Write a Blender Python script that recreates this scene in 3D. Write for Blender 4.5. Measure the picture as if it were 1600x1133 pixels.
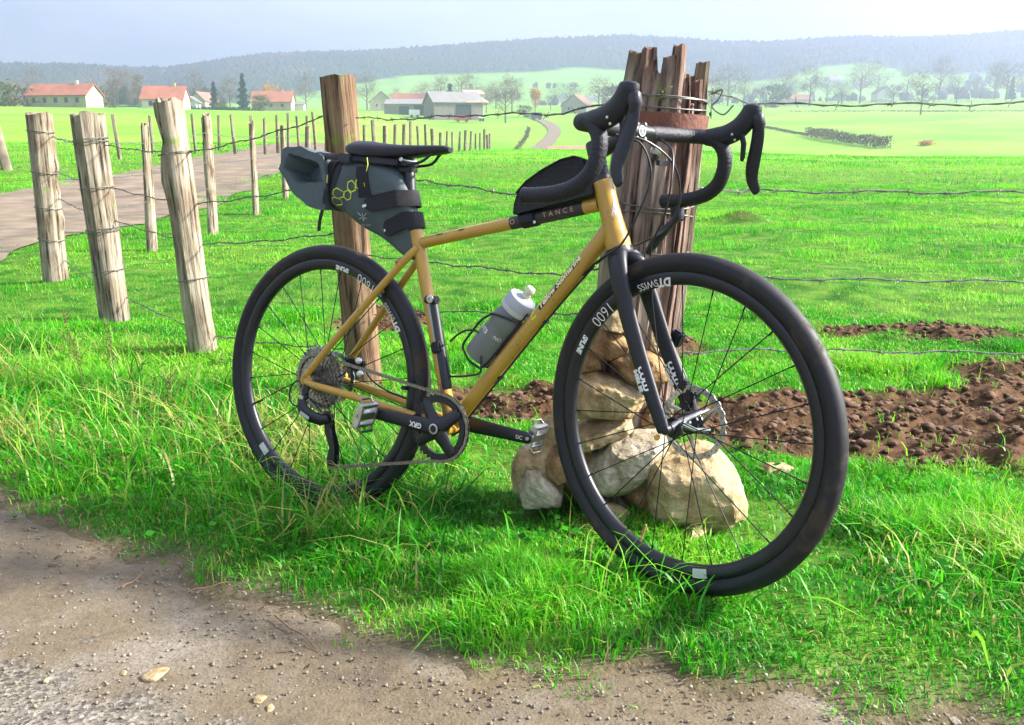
import bpy, bmesh, math, random
import numpy as np
from mathutils import Vector, Matrix
random.seed(7); rng = np.random.default_rng(11)
R = math.radians
for o in list(bpy.data.objects): bpy.data.objects.remove(o)
scene = bpy.context.scene
col = scene.collection

# ------------------------------------------------------------------ camera, sky, sun, exposure
EYE = 0.95
HAZE = 0.00100
cam_d = bpy.data.cameras.new('camera'); cam = bpy.data.objects.new('camera', cam_d); col.objects.link(cam)
cam.location = (0, 0, EYE); cam.rotation_euler = (R(90 - 13.5), 0, 0)
cam_d.sensor_width = 36.0; cam_d.lens = 1416.0 / 1600 * 36.0
cam_d.clip_start = 0.05; cam_d.clip_end = 20000
scene.camera = cam
SUN_AZ, SUN_EL = 88.0, 34.0          # degrees right of the view direction, degrees up
world = bpy.data.worlds.new('World'); scene.world = world; world.use_nodes = True
wt = world.node_tree; wt.nodes.clear()
sky = wt.nodes.new('ShaderNodeTexSky'); sky.sky_type = 'NISHITA'; sky.sun_disc = False
sky.sun_elevation = R(SUN_EL); sky.sun_rotation = R(SUN_AZ)
sky.air_density = 1.0; sky.dust_density = 3.0; sky.ozone_density = 1.5; sky.altitude = 200
tc = wt.nodes.new('ShaderNodeTexCoord')
mp = wt.nodes.new('ShaderNodeMapping'); mp.inputs['Scale'].default_value = (1.0, 1.0, 4.5)
nz = wt.nodes.new('ShaderNodeTexNoise'); nz.inputs['Scale'].default_value = 3.2; nz.inputs['Detail'].default_value = 7; nz.inputs['Roughness'].default_value = 0.55
rp = wt.nodes.new('ShaderNodeValToRGB'); rp.color_ramp.elements[0].position = 0.33; rp.color_ramp.elements[0].color = (0.25, 0.25, 0.25, 1)
rp.color_ramp.elements[1].position = 0.62; rp.color_ramp.elements[1].color = (0.92, 0.92, 0.92, 1)
mx = wt.nodes.new('ShaderNodeMix'); mx.data_type = 'RGBA'
mx.inputs[7].default_value = (6.6, 6.8, 7.5, 1)      # thin high cloud
bg = wt.nodes.new('ShaderNodeBackground'); bg.inputs['Strength'].default_value = 0.05
wo = wt.nodes.new('ShaderNodeOutputWorld')
wt.links.new(tc.outputs['Generated'], mp.inputs['Vector']); wt.links.new(mp.outputs['Vector'], nz.inputs['Vector'])
wt.links.new(nz.outputs['Fac'], rp.inputs['Fac']); wt.links.new(rp.outputs['Color'], mx.inputs[0])
wt.links.new(sky.outputs['Color'], mx.inputs[6]); wt.links.new(mx.outputs[2], bg.inputs['Color'])
wt.links.new(bg.outputs['Background'], wo.inputs['Surface'])
sun_d = bpy.data.lights.new('sun', 'SUN'); sun = bpy.data.objects.new('sun', sun_d); col.objects.link(sun)
sun_d.energy = 5.0; sun_d.angle = R(5.0); sun_d.color = (1.0, 0.93, 0.80)
_sd = Vector((math.sin(R(SUN_AZ)) * math.cos(R(SUN_EL)), math.cos(R(SUN_AZ)) * math.cos(R(SUN_EL)), math.sin(R(SUN_EL))))
sun.rotation_euler = _sd.to_track_quat('Z', 'Y').to_euler(); sun.location = (30, 10, 40)
vs = scene.view_settings; vs.view_transform = 'Standard'; vs.look = 'None'; vs.exposure = 2.0; vs.gamma = 1.0; vs.use_curve_mapping = False
scene.cycles.use_denoising = True
scene.cycles.max_bounces = 5; scene.cycles.diffuse_bounces = 2; scene.cycles.glossy_bounces = 3
scene.cycles.transmission_bounces = 5; scene.cycles.transparent_max_bounces = 8; scene.cycles.volume_bounces = 1
scene.cycles.sample_clamp_indirect = 6

# ------------------------------------------------------------------ helpers
def vnoise(x, y, seed=0):
    x = np.asarray(x, float); y = np.asarray(y, float)
    xi = np.floor(x).astype(np.int64); yi = np.floor(y).astype(np.int64); fx = x - xi; fy = y - yi
    def h(a, b):
        n = (a * 374761393 + b * 668265263 + seed * 974634777) & 0x7fffffff
        n = ((n ^ (n >> 13)) * 1274126177) & 0x7fffffff
        return ((n ^ (n >> 16)) & 0xffff) / 65535.0
    sx = fx * fx * (3 - 2 * fx); sy = fy * fy * (3 - 2 * fy)
    return (h(xi, yi) * (1 - sx) + h(xi + 1, yi) * sx) * (1 - sy) + (h(xi, yi + 1) * (1 - sx) + h(xi + 1, yi + 1) * sx) * sy
def fbm(x, y, seed=0, oct=4):
    s = 0; a = 0.5; f = 1.0
    for i in range(oct):
        s = s + a * vnoise(np.asarray(x) * f, np.asarray(y) * f, seed + i * 17); a *= .5; f *= 2.03
    return s / (1 - .5 ** oct)
def sstep(a, b, x):
    t = np.clip((np.asarray(x, float) - a) / (b - a), 0, 1); return t * t * (3 - 2 * t)

def tag(o, label=None, cat=None, group=None, kind=None):
    if label: o['label'] = label
    if cat: o['category'] = cat
    if group: o['group'] = group
    if kind: o['kind'] = kind
    return o
def empty(name, loc=(0, 0, 0), rz=0.0):
    o = bpy.data.objects.new(name, None); col.objects.link(o); o.location = loc; o.rotation_euler = (0, 0, rz); o.empty_display_size = .1
    return o
def link(name, mesh, parent=None, loc=None):
    o = bpy.data.objects.new(name, mesh); col.objects.link(o)
    if parent is not None: o.parent = parent
    if loc is not None: o.location = loc
    return o
def copy_tree(o, parent=None):
    c = o.copy(); col.objects.link(c); c.parent = parent
    for ch in list(o.children): copy_tree(ch, c)
    return c
def np_mesh(name, V, F, mat, smooth=False, attr=None):
    """V (n,3) array; F list of (m,k) int arrays"""
    me = bpy.data.meshes.new(name); V = np.asarray(V, np.float32)
    me.vertices.add(len(V)); me.vertices.foreach_set('co', V.ravel())
    if not isinstance(F, (list, tuple)): F = [F]
    loops = np.concatenate([f.ravel() for f in F]).astype(np.int32)
    cnt = np.concatenate([np.full(len(f), f.shape[1]) for f in F]).astype(np.int32)
    me.loops.add(len(loops)); me.loops.foreach_set('vertex_index', loops)
    me.polygons.add(len(cnt)); st = np.concatenate([[0], np.cumsum(cnt)[:-1]]).astype(np.int32)
    me.polygons.foreach_set('loop_start', st); me.polygons.foreach_set('loop_total', cnt)
    me.update(calc_edges=True)
    if smooth: me.polygons.foreach_set('use_smooth', np.ones(len(cnt), bool))
    for k, v in (attr or {}).items():
        v = np.asarray(v, np.float32)
        if v.ndim == 1: a = me.attributes.new(k, 'FLOAT', 'POINT'); a.data.foreach_set('value', v)
        else: a = me.attributes.new(k, 'FLOAT_VECTOR', 'POINT'); a.data.foreach_set('vector', v.ravel())
    me.materials.append(mat); return me
def perp(d):
    d = d.normalized(); a = Vector((0, 0, 1)) if abs(d.z) < .9 else Vector((0, 1, 0))
    u = a.cross(d).normalized(); return u, d.cross(u)
class MB:
    def __init__(s): s.v = []; s.f = []
    def add(s, vs, fs):
        b = len(s.v); s.v += [tuple(p) for p in vs]; s.f += [tuple(i + b for i in f) for f in fs]; return s
    def box(s, c, size, rot=None, taper=1.0):
        hx, hy, hz = size[0] / 2, size[1] / 2, size[2] / 2; P = []
        for z, t in ((-hz, 1), (hz, taper)):
            for x, y in ((-hx, -hy), (hx, -hy), (hx, hy), (-hx, hy)):
                p = Vector((x * t, y * t, z)); P.append((rot @ p if rot else p) + Vector(c))
        return s.add(P, [(3, 2, 1, 0), (4, 5, 6, 7), (0, 1, 5, 4), (1, 2, 6, 5), (2, 3, 7, 6), (3, 0, 4, 7)])
    def tube(s, pts, r, n=12, caps=True, flat=(1, 1), up=None, closed=False):
        """swept ring; r number or list; flat=(a,b) scales the two ring axes (number or list of pairs)"""
        pts = [Vector(p) for p in pts]; m = len(pts)
        rs = r if isinstance(r, (list, tuple)) else [r] * m
        fl = flat if isinstance(flat, list) else [flat] * m
        T = []
        for i in range(m):
            if closed: t = pts[(i + 1) % m] - pts[i - 1]
            else: t = pts[min(i + 1, m - 1)] - pts[max(i - 1, 0)]
            T.append(t.normalized())
        if up is None: u, w = perp(T[0])
        else:
            w = Vector(up); w = (w - T[0] * w.dot(T[0])).normalized(); u = w.cross(T[0])
        P = []; b = len(s.v)
        for i in range(m):
            if i:
                q = T[i - 1].rotation_difference(T[i]); u = q @ u
                if up is not None:
                    w = Vector(up); w = w - T[i] * w.dot(T[i])
                    if w.length > 1e-4: w.normalize(); u = w.cross(T[i])
                u = (u - T[i] * u.dot(T[i])).normalized()
            w = T[i].cross(u)
            for j in range(n):
                a = 2 * math.pi * j / n
                P.append(pts[i] + u * (math.cos(a) * rs[i] * fl[i][0]) + w * (math.sin(a) * rs[i] * fl[i][1]))
        F = []
        for i in range(m if closed else m - 1):
            k = (i + 1) % m
            for j in range(n): F.append((i * n + j, i * n + (j + 1) % n, k * n + (j + 1) % n, k * n + j))
        if caps and not closed: F += [tuple(range(n))[::-1], tuple((m - 1) * n + j for j in range(n))]
        return s.add(P, F)
    def lathe(s, prof, o, d, n=20, caps=True):
        """prof list of (radius, height) along d from o"""
        d = Vector(d).normalized(); u, w = perp(d); o = Vector(o); P = []
        for r, h in prof:
            for j in range(n):
                a = 2 * math.pi * j / n; P.append(o + d * h + (u * math.cos(a) + w * math.sin(a)) * r)
        F = []; m = len(prof)
        for i in range(m - 1):
            for j in range(n): F.append((i * n + j, i * n + (j + 1) % n, (i + 1) * n + (j + 1) % n, (i + 1) * n + j))
        if caps: F += [tuple(range(n))[::-1], tuple((m - 1) * n + j for j in range(n))]
        return s.add(P, F)
    def prism(s, poly, y0, y1):
        """polygon in (x, z), extruded along y"""
        n = len(poly); P = [(x, y0, z) for x, z in poly] + [(x, y1, z) for x, z in poly]
        return s.add(P, [tuple(range(n)), tuple(range(2 * n - 1, n - 1, -1))] + [(j, j + n, (j + 1) % n + n, (j + 1) % n) for j in range(n)])
    def ring(s, c, r0, r1, y0, y1, n=48, teeth=0, depth=0.0):
        """flat annulus in the x-z plane round c=(x,z) with optional teeth"""
        N = teeth * 4 if teeth else n; P = []
        for y in (y0, y1):
            for j in range(N):
                a = 2 * math.pi * j / N; rr = r1
                if teeth: rr = r1 - (depth if j % 4 in (0, 3) else 0)
                P.append((c[0] + rr * math.cos(a), y, c[1] + rr * math.sin(a)))
            for j in range(N):
                a = 2 * math.pi * j / N; P.append((c[0] + r0 * math.cos(a), y, c[1] + r0 * math.sin(a)))
        F = []
        for j in range(N):
            k = (j + 1) % N
            F += [(j, k, N + k, N + j), (2 * N + k, 2 * N + j, 3 * N + j, 3 * N + k), (k, j, 2 * N + j, 2 * N + k), (N + j, N + k, 3 * N + k, 3 * N + j)]
        return s.add(P, F)
    def mesh(s, name, mat, smooth=True, fn=None, bevel=0, angle=40):
        me = bpy.data.meshes.new(name)
        me.from_pydata([tuple(fn(p)) for p in s.v] if fn else s.v, [], s.f)
        bm = bmesh.new(); bm.from_mesh(me)
        if bevel:
            es = [e for e in bm.edges if len(e.link_faces) == 2 and e.calc_face_angle(0) > R(30)]
            bmesh.ops.bevel(bm, geom=es, offset=bevel, segments=2, affect='EDGES', clamp_overlap=True)
        bmesh.ops.recalc_face_normals(bm, faces=bm.faces)
        if smooth:
            for f in bm.faces: f.smooth = True
            for e in bm.edges:
                if len(e.link_faces) == 2 and e.calc_face_angle(0) > R(angle): e.smooth = False
        bm.to_mesh(me); bm.free(); me.materials.append(mat); return me
    def build(s, name, mat, parent=None, smooth=True, fn=None, bevel=0, loc=None, angle=40):
        return link(name, s.mesh(name, mat, smooth, fn, bevel, angle), parent, loc)
def spline(pts, k=6):
    """Catmull-Rom through pts (tuples of any length)"""
    P = [np.array(p, float) for p in pts]; P = [2 * P[0] - P[1]] + P + [2 * P[-1] - P[-2]]; out = []
    for i in range(1, len(P) - 2):
        for j in range(k):
            t = j / k; a, b, c, d = P[i - 1:i + 3]
            out.append(tuple(.5 * (2 * b + (c - a) * t + (2 * a - 5 * b + 4 * c - d) * t * t + (3 * b - a - 3 * c + d) * t ** 3)))
    out.append(tuple(P[-2])); return out

# ------------------------------------------------------------------ materials
MATS = {}
def nodes(m): return m.node_tree.nodes, m.node_tree.links
def simple(name, c, rough=.5, metal=0.0, coat=0.0, noise=0.0, nscale=40, bump=0.0, bscale=200, spec=.5, c2=None):
    m = bpy.data.materials.new(name); m.use_nodes = True; N, L = nodes(m); b = N['Principled BSDF']
    b.inputs['Base Color'].default_value = (*c, 1); b.inputs['Roughness'].default_value = rough; b.inputs['Metallic'].default_value = metal
    b.inputs['Coat Weight'].default_value = coat; b.inputs['Specular IOR Level'].default_value = spec
    t = N.new('ShaderNodeTexCoord')
    if noise or c2:
        n = N.new('ShaderNodeTexNoise'); n.inputs['Scale'].default_value = nscale; n.inputs['Detail'].default_value = 5
        L.new(t.outputs['Object'], n.inputs['Vector'])
        r = N.new('ShaderNodeValToRGB'); r.color_ramp.elements[0].position = .3; r.color_ramp.elements[1].position = .7
        d = c2 or tuple(max(0, x * (1 - noise)) for x in c); e = c if c2 else tuple(min(1, x * (1 + noise * .6)) for x in c)
        r.color_ramp.elements[0].color = (*d, 1); r.color_ramp.elements[1].color = (*e, 1)
        L.new(n.outputs['Fac'], r.inputs['Fac']); L.new(r.outputs['Color'], b.inputs['Base Color'])
    if bump:
        n2 = N.new('ShaderNodeTexNoise'); n2.inputs['Scale'].default_value = bscale; n2.inputs['Detail'].default_value = 6
        L.new(t.outputs['Object'], n2.inputs['Vector'])
        bp = N.new('ShaderNodeBump'); bp.inputs['Strength'].default_value = bump; bp.inputs['Distance'].default_value = .01
        L.new(n2.outputs['Fac'], bp.inputs['Height']); L.new(bp.outputs['Normal'], b.inputs['Normal'])
    MATS[name] = m; return m
def grass_material(name, ramp, transl=.45, gloss=0.0):
    """ramp: list of (pos, colour) picked by the per-blade attribute 'hue'"""
    m = bpy.data.materials.new(name); m.use_nodes = True; N, L = nodes(m); N.clear()
    a = N.new('ShaderNodeAttribute'); a.attribute_name = 'hue'
    r = N.new('ShaderNodeValToRGB'); cr = r.color_ramp
    while len(cr.elements) < len(ramp): cr.elements.new(.5)
    for e, (p, c) in zip(cr.elements, ramp): e.position = p; e.color = (*c, 1)
    d = N.new('ShaderNodeBsdfDiffuse'); t = N.new('ShaderNodeBsdfTranslucent'); g = N.new('ShaderNodeBsdfGlossy'); g.inputs['Roughness'].default_value = .45
    g.inputs['Color'].default_value = (.9, 1, .8, 1)
    x = N.new('ShaderNodeMixShader'); x.inputs[0].default_value = transl
    y = N.new('ShaderNodeMixShader'); y.inputs[0].default_value = gloss
    o = N.new('ShaderNodeOutputMaterial')
    L.new(a.outputs['Fac'], r.inputs['Fac']); L.new(r.outputs['Color'], d.inputs['Color']); L.new(r.outputs['Color'], t.inputs['Color'])
    L.new(d.outputs[0], x.inputs[1]); L.new(t.outputs[0], x.inputs[2]); L.new(x.outputs[0], y.inputs[1]); L.new(g.outputs[0], y.inputs[2]); L.new(y.outputs[0], o.inputs['Surface'])
    return m
def dirty_paint(name, c, rough, coat, dirt, amount, scale=55):
    m = simple(name, c, rough, coat=coat, noise=.10, nscale=9); N, L = nodes(m); b = N['Principled BSDF']; src = b.inputs['Base Color'].links[0].from_socket
    t = N.new('ShaderNodeTexCoord'); n = N.new('ShaderNodeTexNoise'); n.inputs['Scale'].default_value = scale; n.inputs['Detail'].default_value = 7; n.inputs['Roughness'].default_value = .7; L.new(t.outputs['Object'], n.inputs['Vector'])
    n2 = N.new('ShaderNodeTexNoise'); n2.inputs['Scale'].default_value = 5; n2.inputs['Detail'].default_value = 3; L.new(t.outputs['Object'], n2.inputs['Vector'])
    a = N.new('ShaderNodeMath'); a.operation = 'MULTIPLY'; L.new(n.outputs['Fac'], a.inputs[0]); L.new(n2.outputs['Fac'], a.inputs[1])
    r = N.new('ShaderNodeValToRGB'); r.color_ramp.elements[0].position = .36 - amount * .1; r.color_ramp.elements[1].position = .44 - amount * .1; L.new(a.outputs[0], r.inputs['Fac'])
    x = N.new('ShaderNodeMix'); x.data_type = 'RGBA'; x.inputs[7].default_value = (*dirt, 1); L.new(r.outputs['Color'], x.inputs[0]); L.new(src, x.inputs[6]); L.new(x.outputs[2], b.inputs['Base Color'])
    x2 = N.new('ShaderNodeMix'); x2.inputs[2].default_value = rough; x2.inputs[3].default_value = .9; L.new(r.outputs['Color'], x2.inputs[0]); L.new(x2.outputs[0], b.inputs['Roughness'])
    return m
def wood_material(name, pale, mid, dark, moss=0.0, gscale=1.0):
    m = bpy.data.materials.new(name); m.use_nodes = True; N, L = nodes(m); b = N['Principled BSDF']; b.inputs['Roughness'].default_value = .85
    b.inputs['Specular IOR Level'].default_value = .25
    t = N.new('ShaderNodeTexCoord'); mp = N.new('ShaderNodeMapping'); mp.inputs['Scale'].default_value = (34 * gscale, 34 * gscale, 2.2 * gscale)
    L.new(t.outputs['Object'], mp.inputs['Vector'])
    n = N.new('ShaderNodeTexNoise'); n.inputs['Scale'].default_value = 1.6; n.inputs['Detail'].default_value = 8; n.inputs['Roughness'].default_value = .65
    L.new(mp.outputs['Vector'], n.inputs['Vector'])
    r = N.new('ShaderNodeValToRGB'); cr = r.color_ramp; cr.elements[0].position = .385; cr.elements[0].color = (*dark, 1); cr.elements[1].position = .67; cr.elements[1].color = (*pale, 1)
    e = cr.elements.new(.47); e.color = (*mid, 1)
    L.new(n.outputs['Fac'], r.inputs['Fac'])
    n2 = N.new('ShaderNodeTexNoise'); n2.inputs['Scale'].default_value = 5; n2.inputs['Detail'].default_value = 4; L.new(t.outputs['Object'], n2.inputs['Vector'])
    r2 = N.new('ShaderNodeValToRGB'); r2.color_ramp.elements[0].position = .45; r2.color_ramp.elements[1].position = .68
    r2.color_ramp.elements[0].color = (1, 1, 1, 1); r2.color_ramp.elements[1].color = (.42, .30, .22, 1)
    L.new(n2.outputs['Fac'], r2.inputs['Fac'])
    x = N.new('ShaderNodeMix'); x.data_type = 'RGBA'; x.blend_type = 'MULTIPLY'; x.inputs[0].default_value = .8
    L.new(r.outputs['Color'], x.inputs[6]); L.new(r2.outputs['Color'], x.inputs[7])
    last = x.outputs[2]
    if moss:
        n3 = N.new('ShaderNodeTexNoise'); n3.inputs['Scale'].default_value = 9; n3.inputs['Detail'].default_value = 6; L.new(t.outputs['Object'], n3.inputs['Vector'])
        r3 = N.new('ShaderNodeValToRGB'); r3.color_ramp.elements[0].position = .66 - moss * .1; r3.color_ramp.elements[1].position = .74
        L.new(n3.outputs['Fac'], r3.inputs['Fac'])
        x2 = N.new('ShaderNodeMix'); x2.data_type = 'RGBA'; x2.inputs[7].default_value = (.16, .24, .03, 1); L.new(r3.outputs['Color'], x2.inputs[0]); L.new(last, x2.inputs[6]); last = x2.outputs[2]
    L.new(last, b.inputs['Base Color'])
    bp = N.new('ShaderNodeBump'); bp.inputs['Strength'].default_value = .9; bp.inputs['Distance'].default_value = .012; L.new(n.outputs['Fac'], bp.inputs['Height']); L.new(bp.outputs['Normal'], b.inputs['Normal'])
    return m
# ------------------------------------------------------------------ terrain
def row(y_row, dist): return EYE + (226.6 - y_row) / 1416.0 * dist     # height seen at an image row at that distance
_ld = np.linspace(math.log(.2), math.log(5000), 900)
def _prof(pts):
    z = np.interp(np.exp(_ld), [p[0] for p in pts], [p[1] for p in pts])
    k = np.hanning(15); k /= k.sum(); return np.convolve(np.pad(z, 7, 'edge'), k, 'valid')
PL = _prof([(0, 0), (14, 0), (27, .52), (44, 1.02), (58, 1.0), (75, 1.0), (100, 1.7), (150, 4.2), (250, 9.3), (400, 15), (600, 24), (5000, 40)])
PC = _prof([(0, 0), (15, 0), (30, .32), (55, .60), (72, .62), (95, -.6), (135, -2.4), (160, -1.4), (200, 1.6), (300, 8.8), (400, 14.5), (600, 26), (5000, 40)])
PR = _prof([(0, 0), (15, 0), (30, .22), (45, .36), (60, .30), (90, -1.2), (130, -2.6), (160, -1.4), (200, 1.6), (300, 9.2), (400, 15.2), (600, 27), (5000, 40)])
_HU = [-400, 0, 150, 280, 330, 420, 520, 640, 760, 850, 1000, 1100, 1200, 1300, 1600, 2000]
_HR = [118, 110, 108, 112, 107, 98, 87, 77, 71, 67, 71, 72, 73, 69, 74, 74]
HILL_D = 1300.0
def ground_z(x, y):
    x = np.asarray(x, float); y = np.asarray(y, float)
    d = np.hypot(x, y) + 1e-6; az = np.degrees(np.arctan2(x, y)); l = np.log(np.maximum(d, .21))
    a = np.interp(l, _ld, PL); b = np.interp(l, _ld, PC); c = np.interp(l, _ld, PR)
    w = sstep(-13, -3, az); w2 = sstep(8, 22, az)
    z = (a * (1 - w) + b * w) * (1 - w2) + c * w2
    u = 800 + 1416 * np.tan(np.radians(np.clip(az, -42, 42)))
    top = EYE + (226.6 - np.interp(u, _HU, _HR)) / 1416.0 * HILL_D - 40
    hill = top * sstep(560, HILL_D, d) * (1 - .25 * sstep(HILL_D, 3500, d)) + (vnoise(x / 160, y / 160, 5) - .5) * 14 * sstep(500, 900, d)
    z = z + (hill - np.clip(z - 24, 0, 50)) * sstep(560, 1250, d)
    z = z + (vnoise(x / 45 + 9, y / 45, 3) - .5) * 1.2 * sstep(110, 250, d)
    # near relief: the verge under the wheels, tussocks, rough mud
    t = np.clip(((x + .08) * .845 + (2.02 - y) * .53) / .51, -1.4, 1.6)
    z = z + (.0145 + .0205 * t) * np.exp(-(((x + .05) / 2.0) ** 2 + ((y - 2.1) / 1.3) ** 2))
    nf = 1 - sstep(30, 90, d)
    off = road_edge(x, y)
    g = sstep(.0, .35, off)
    z = z + nf * g * ((fbm(x * 1.3, y * 1.3, 21, 3) - .5) * .07 + (fbm(x * 5, y * 5, 22, 2) - .5) * .022)
    z = z - .022 * (1 - sstep(-.20, .20, off)) * (d < 12)
    mm = mud_mask(x, y)
    z = z + mm * ((fbm(x * 8, y * 8, 31, 5) - .42) * .15 - .012)
    mole = np.exp(-(((x - 2.97) / .28) ** 2 + ((y - 11.8) / .28) ** 2)); z = z + .13 * mole
    return z
# near road: everything on the camera side of this edge line (x, y)
_EX = np.array([-9, -4, -2.2, -1.36, -1.07, -.82, -.65, -.49, -.30, -.12, .04, .23, .43, .8, 1.6, 4, 9])
_EY = np.array([6.2, 3.7, 2.75, 2.27, 2.08, 1.93, 1.80, 1.70, 1.60, 1.51, 1.455, 1.40, 1.335, 1.24, 1.05, .5, -.6])
def road_edge(x, y):
    """signed distance-like offset: > 0 on the grass side"""
    e = np.interp(x, _EX, _EY)
    return (y - e) * .87 + (fbm(np.asarray(x) * 4, np.asarray(y) * 4, 41, 3) - .5) * .22 + (fbm(np.asarray(x) * 15, np.asarray(y) * 15, 42, 2) - .5) * .09
def mud_mask(x, y):
    x = np.asarray(x, float); y = np.asarray(y, float)
    n = (fbm(x * 2.6, y * 2.6, 51, 4) - .5) * 1.1
    def el(cx, cy, rx, ry, rot=0):
        c, s = math.cos(rot), math.sin(rot); u = (x - cx) * c + (y - cy) * s; v = -(x - cx) * s + (y - cy) * c
        return 1 - np.sqrt((u / rx) ** 2 + (v / ry) ** 2)
    m = np.maximum.reduce([el(1.65, 3.0, 1.25, .55), el(2.7, 3.5, 1.0, .8, .3), el(.85, 3.1, .35, .3), el(0.0, 3.35, .34, .26) * .8, el(-.75, 5.0, .35, .4) * .7, el(.62, 4.2, .4, .35) * .5, el(2.2, 4.6, .7, .35) * .6])
    return sstep(.0, .22, m + n * .45) * (y > 2.2)
TRACK = [(-5.6, 4.4), (-6.1, 7), (-6.3, 10), (-6.5, 14), (-7.0, 20), (-7.4, 28), (-8.4, 38), (-9.6, 52), (-9.5, 70), (-7, 95), (-3, 125), (2, 160), (7.5, 200), (11, 245), (9.5, 290), (7, 330)]
_TP = np.array(spline(TRACK, 14))
def track_dist(x, y):
    x = np.asarray(x, float); y = np.asarray(y, float); out = np.full(x.shape, 1e9)
    for i in range(0, len(_TP), 3):
        out = np.minimum(out, np.hypot(x - _TP[i, 0], y - _TP[i, 1]))
    return out

def ground_mat():
    m = bpy.data.materials.new('meadow_ground'); m.use_nodes = True; N, L = nodes(m); b = N['Principled BSDF']; b.inputs['Roughness'].default_value = .95; b.inputs['Specular IOR Level'].default_value = .1
    t = N.new('ShaderNodeTexCoord')
    def noise(scale, det=5, vec=None):
        n = N.new('ShaderNodeTexNoise'); n.inputs['Scale'].default_value = scale; n.inputs['Detail'].default_value = det; L.new(vec or t.outputs['Object'], n.inputs['Vector']); return n.outputs['Fac']
    def ramp(f, p0, c0, p1, c1):
        r = N.new('ShaderNodeValToRGB'); r.color_ramp.elements[0].position = p0; r.color_ramp.elements[0].color = (*c0, 1); r.color_ramp.elements[1].position = p1; r.color_ramp.elements[1].color = (*c1, 1); L.new(f, r.inputs['Fac']); return r.outputs['Color']
    def mix(f, a, c, mode='MIX'):
        x = N.new('ShaderNodeMix'); x.data_type = 'RGBA'; x.blend_type = mode
        if isinstance(f, float): x.inputs[0].default_value = f
        else: L.new(f, x.inputs[0])
        L.new(a, x.inputs[6]); L.new(c, x.inputs[7]); return x.outputs[2]
    def attr(nm):
        a = N.new('ShaderNodeAttribute'); a.attribute_name = nm; return a.outputs['Fac']
    near = ramp(noise(5, 8), .36, (.018, .085, .006), .66, (.095, .19, .022))
    far = ramp(noise(.045, 6), .34, (.13, .30, .022), .66, (.24, .41, .050))
    fine = ramp(noise(.9, 6), .30, (.62, .70, .55), .7, (1, 1, 1))
    far = mix(.8, far, fine, 'MULTIPLY')
    c = mix(attr('far'), near, far)
    wood = ramp(noise(.02, 5), .35, (.035, .028, .022), .65, (.07, .055, .04))
    c = mix(attr('woodland'), c, wood)
    soil = ramp(noise(22, 8), .3, (.030, .016, .009), .72, (.125, .070, .036))
    c = mix(attr('mud'), c, soil)
    dirt = ramp(noise(14, 8), .3, (.080, .062, .038), .7, (.165, .130, .085))
    c = mix(attr('dirt'), c, dirt)
    L.new(c, b.inputs['Base Color'])
    bp = N.new('ShaderNodeBump'); bp.inputs['Strength'].default_value = .6; bp.inputs['Distance'].default_value = .02
    n = N.new('ShaderNodeTexNoise'); n.inputs['Scale'].default_value = 45; n.inputs['Detail'].default_value = 8; L.new(t.outputs['Object'], n.inputs['Vector']); L.new(n.outputs['Fac'], bp.inputs['Height']); L.new(bp.outputs['Normal'], b.inputs['Normal'])
    return m
def build_ground():
    az = np.radians(np.concatenate([np.arange(-180, -50, 6), np.arange(-50, 50, .34), np.arange(50, 180, 6)]))
    dd = np.exp(np.linspace(math.log(.25), math.log(5000), 640)); na, nd = len(az), len(dd)
    A, D = np.meshgrid(az, dd); X = np.sin(A) * D; Y = np.cos(A) * D
    Z = ground_z(X, Y)
    V = np.stack([X, Y, Z], -1).reshape(-1, 3)
    i, j = np.meshgrid(np.arange(nd - 1), np.arange(na), indexing='ij'); k = (j + 1) % na
    F = np.stack([i * na + j, i * na + k, (i + 1) * na + k, (i + 1) * na + j], -1).reshape(-1, 4)[:, ::-1]
    c = len(V); V = np.vstack([V, [[0, 0, ground_z(0., 0.)]]])
    jj = np.arange(na); F2 = np.stack([np.full(na, c), jj, (jj + 1) % na], -1)[:, ::-1]
    x, y = V[:, 0], V[:, 1]; d = np.hypot(x, y)
    off = road_edge(x, y)
    attr = {'far': sstep(10, 60, d), 'mud': mud_mask(x, y) + np.exp(-(((x - 2.97) / .22) ** 2 + ((y - 11.8) / .22) ** 2)), 'dirt': (1 - sstep(.0, .22, off)) * (d < 14),
            'woodland': forest_mask(x, y)}
    me = np_mesh('ground', V, [F, F2], ground_mat(), smooth=True, attr=attr)
    tag(link('ground', me), kind='structure')
_FU = [-500, 0, 300, 400, 480, 560, 640, 760, 900, 1000, 1090, 1200, 1260, 1330, 1400, 1600, 2200]
_FR = [172, 172, 172, 168, 158, 140, 127, 121, 119, 124, 142, 132, 113, 110, 128, 134, 134]
def forest_mask(x, y):
    z = EYE; x = np.asarray(x, float); y = np.asarray(y, float); d = np.hypot(x, y)
    az = np.degrees(np.arctan2(x, y)); u = 800 + 1416 * np.tan(np.radians(np.clip(az, -42, 42)))
    gz = ground_z(x, y); r = 226.6 - 1416 * (gz - EYE) / np.maximum(d, 1)
    lim = np.interp(u, _FU, _FR) + (vnoise(x / 90, y / 90, 77) - .5) * 14
    return ((r < lim) & (d > 410)).astype(float)
build_ground()

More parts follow.
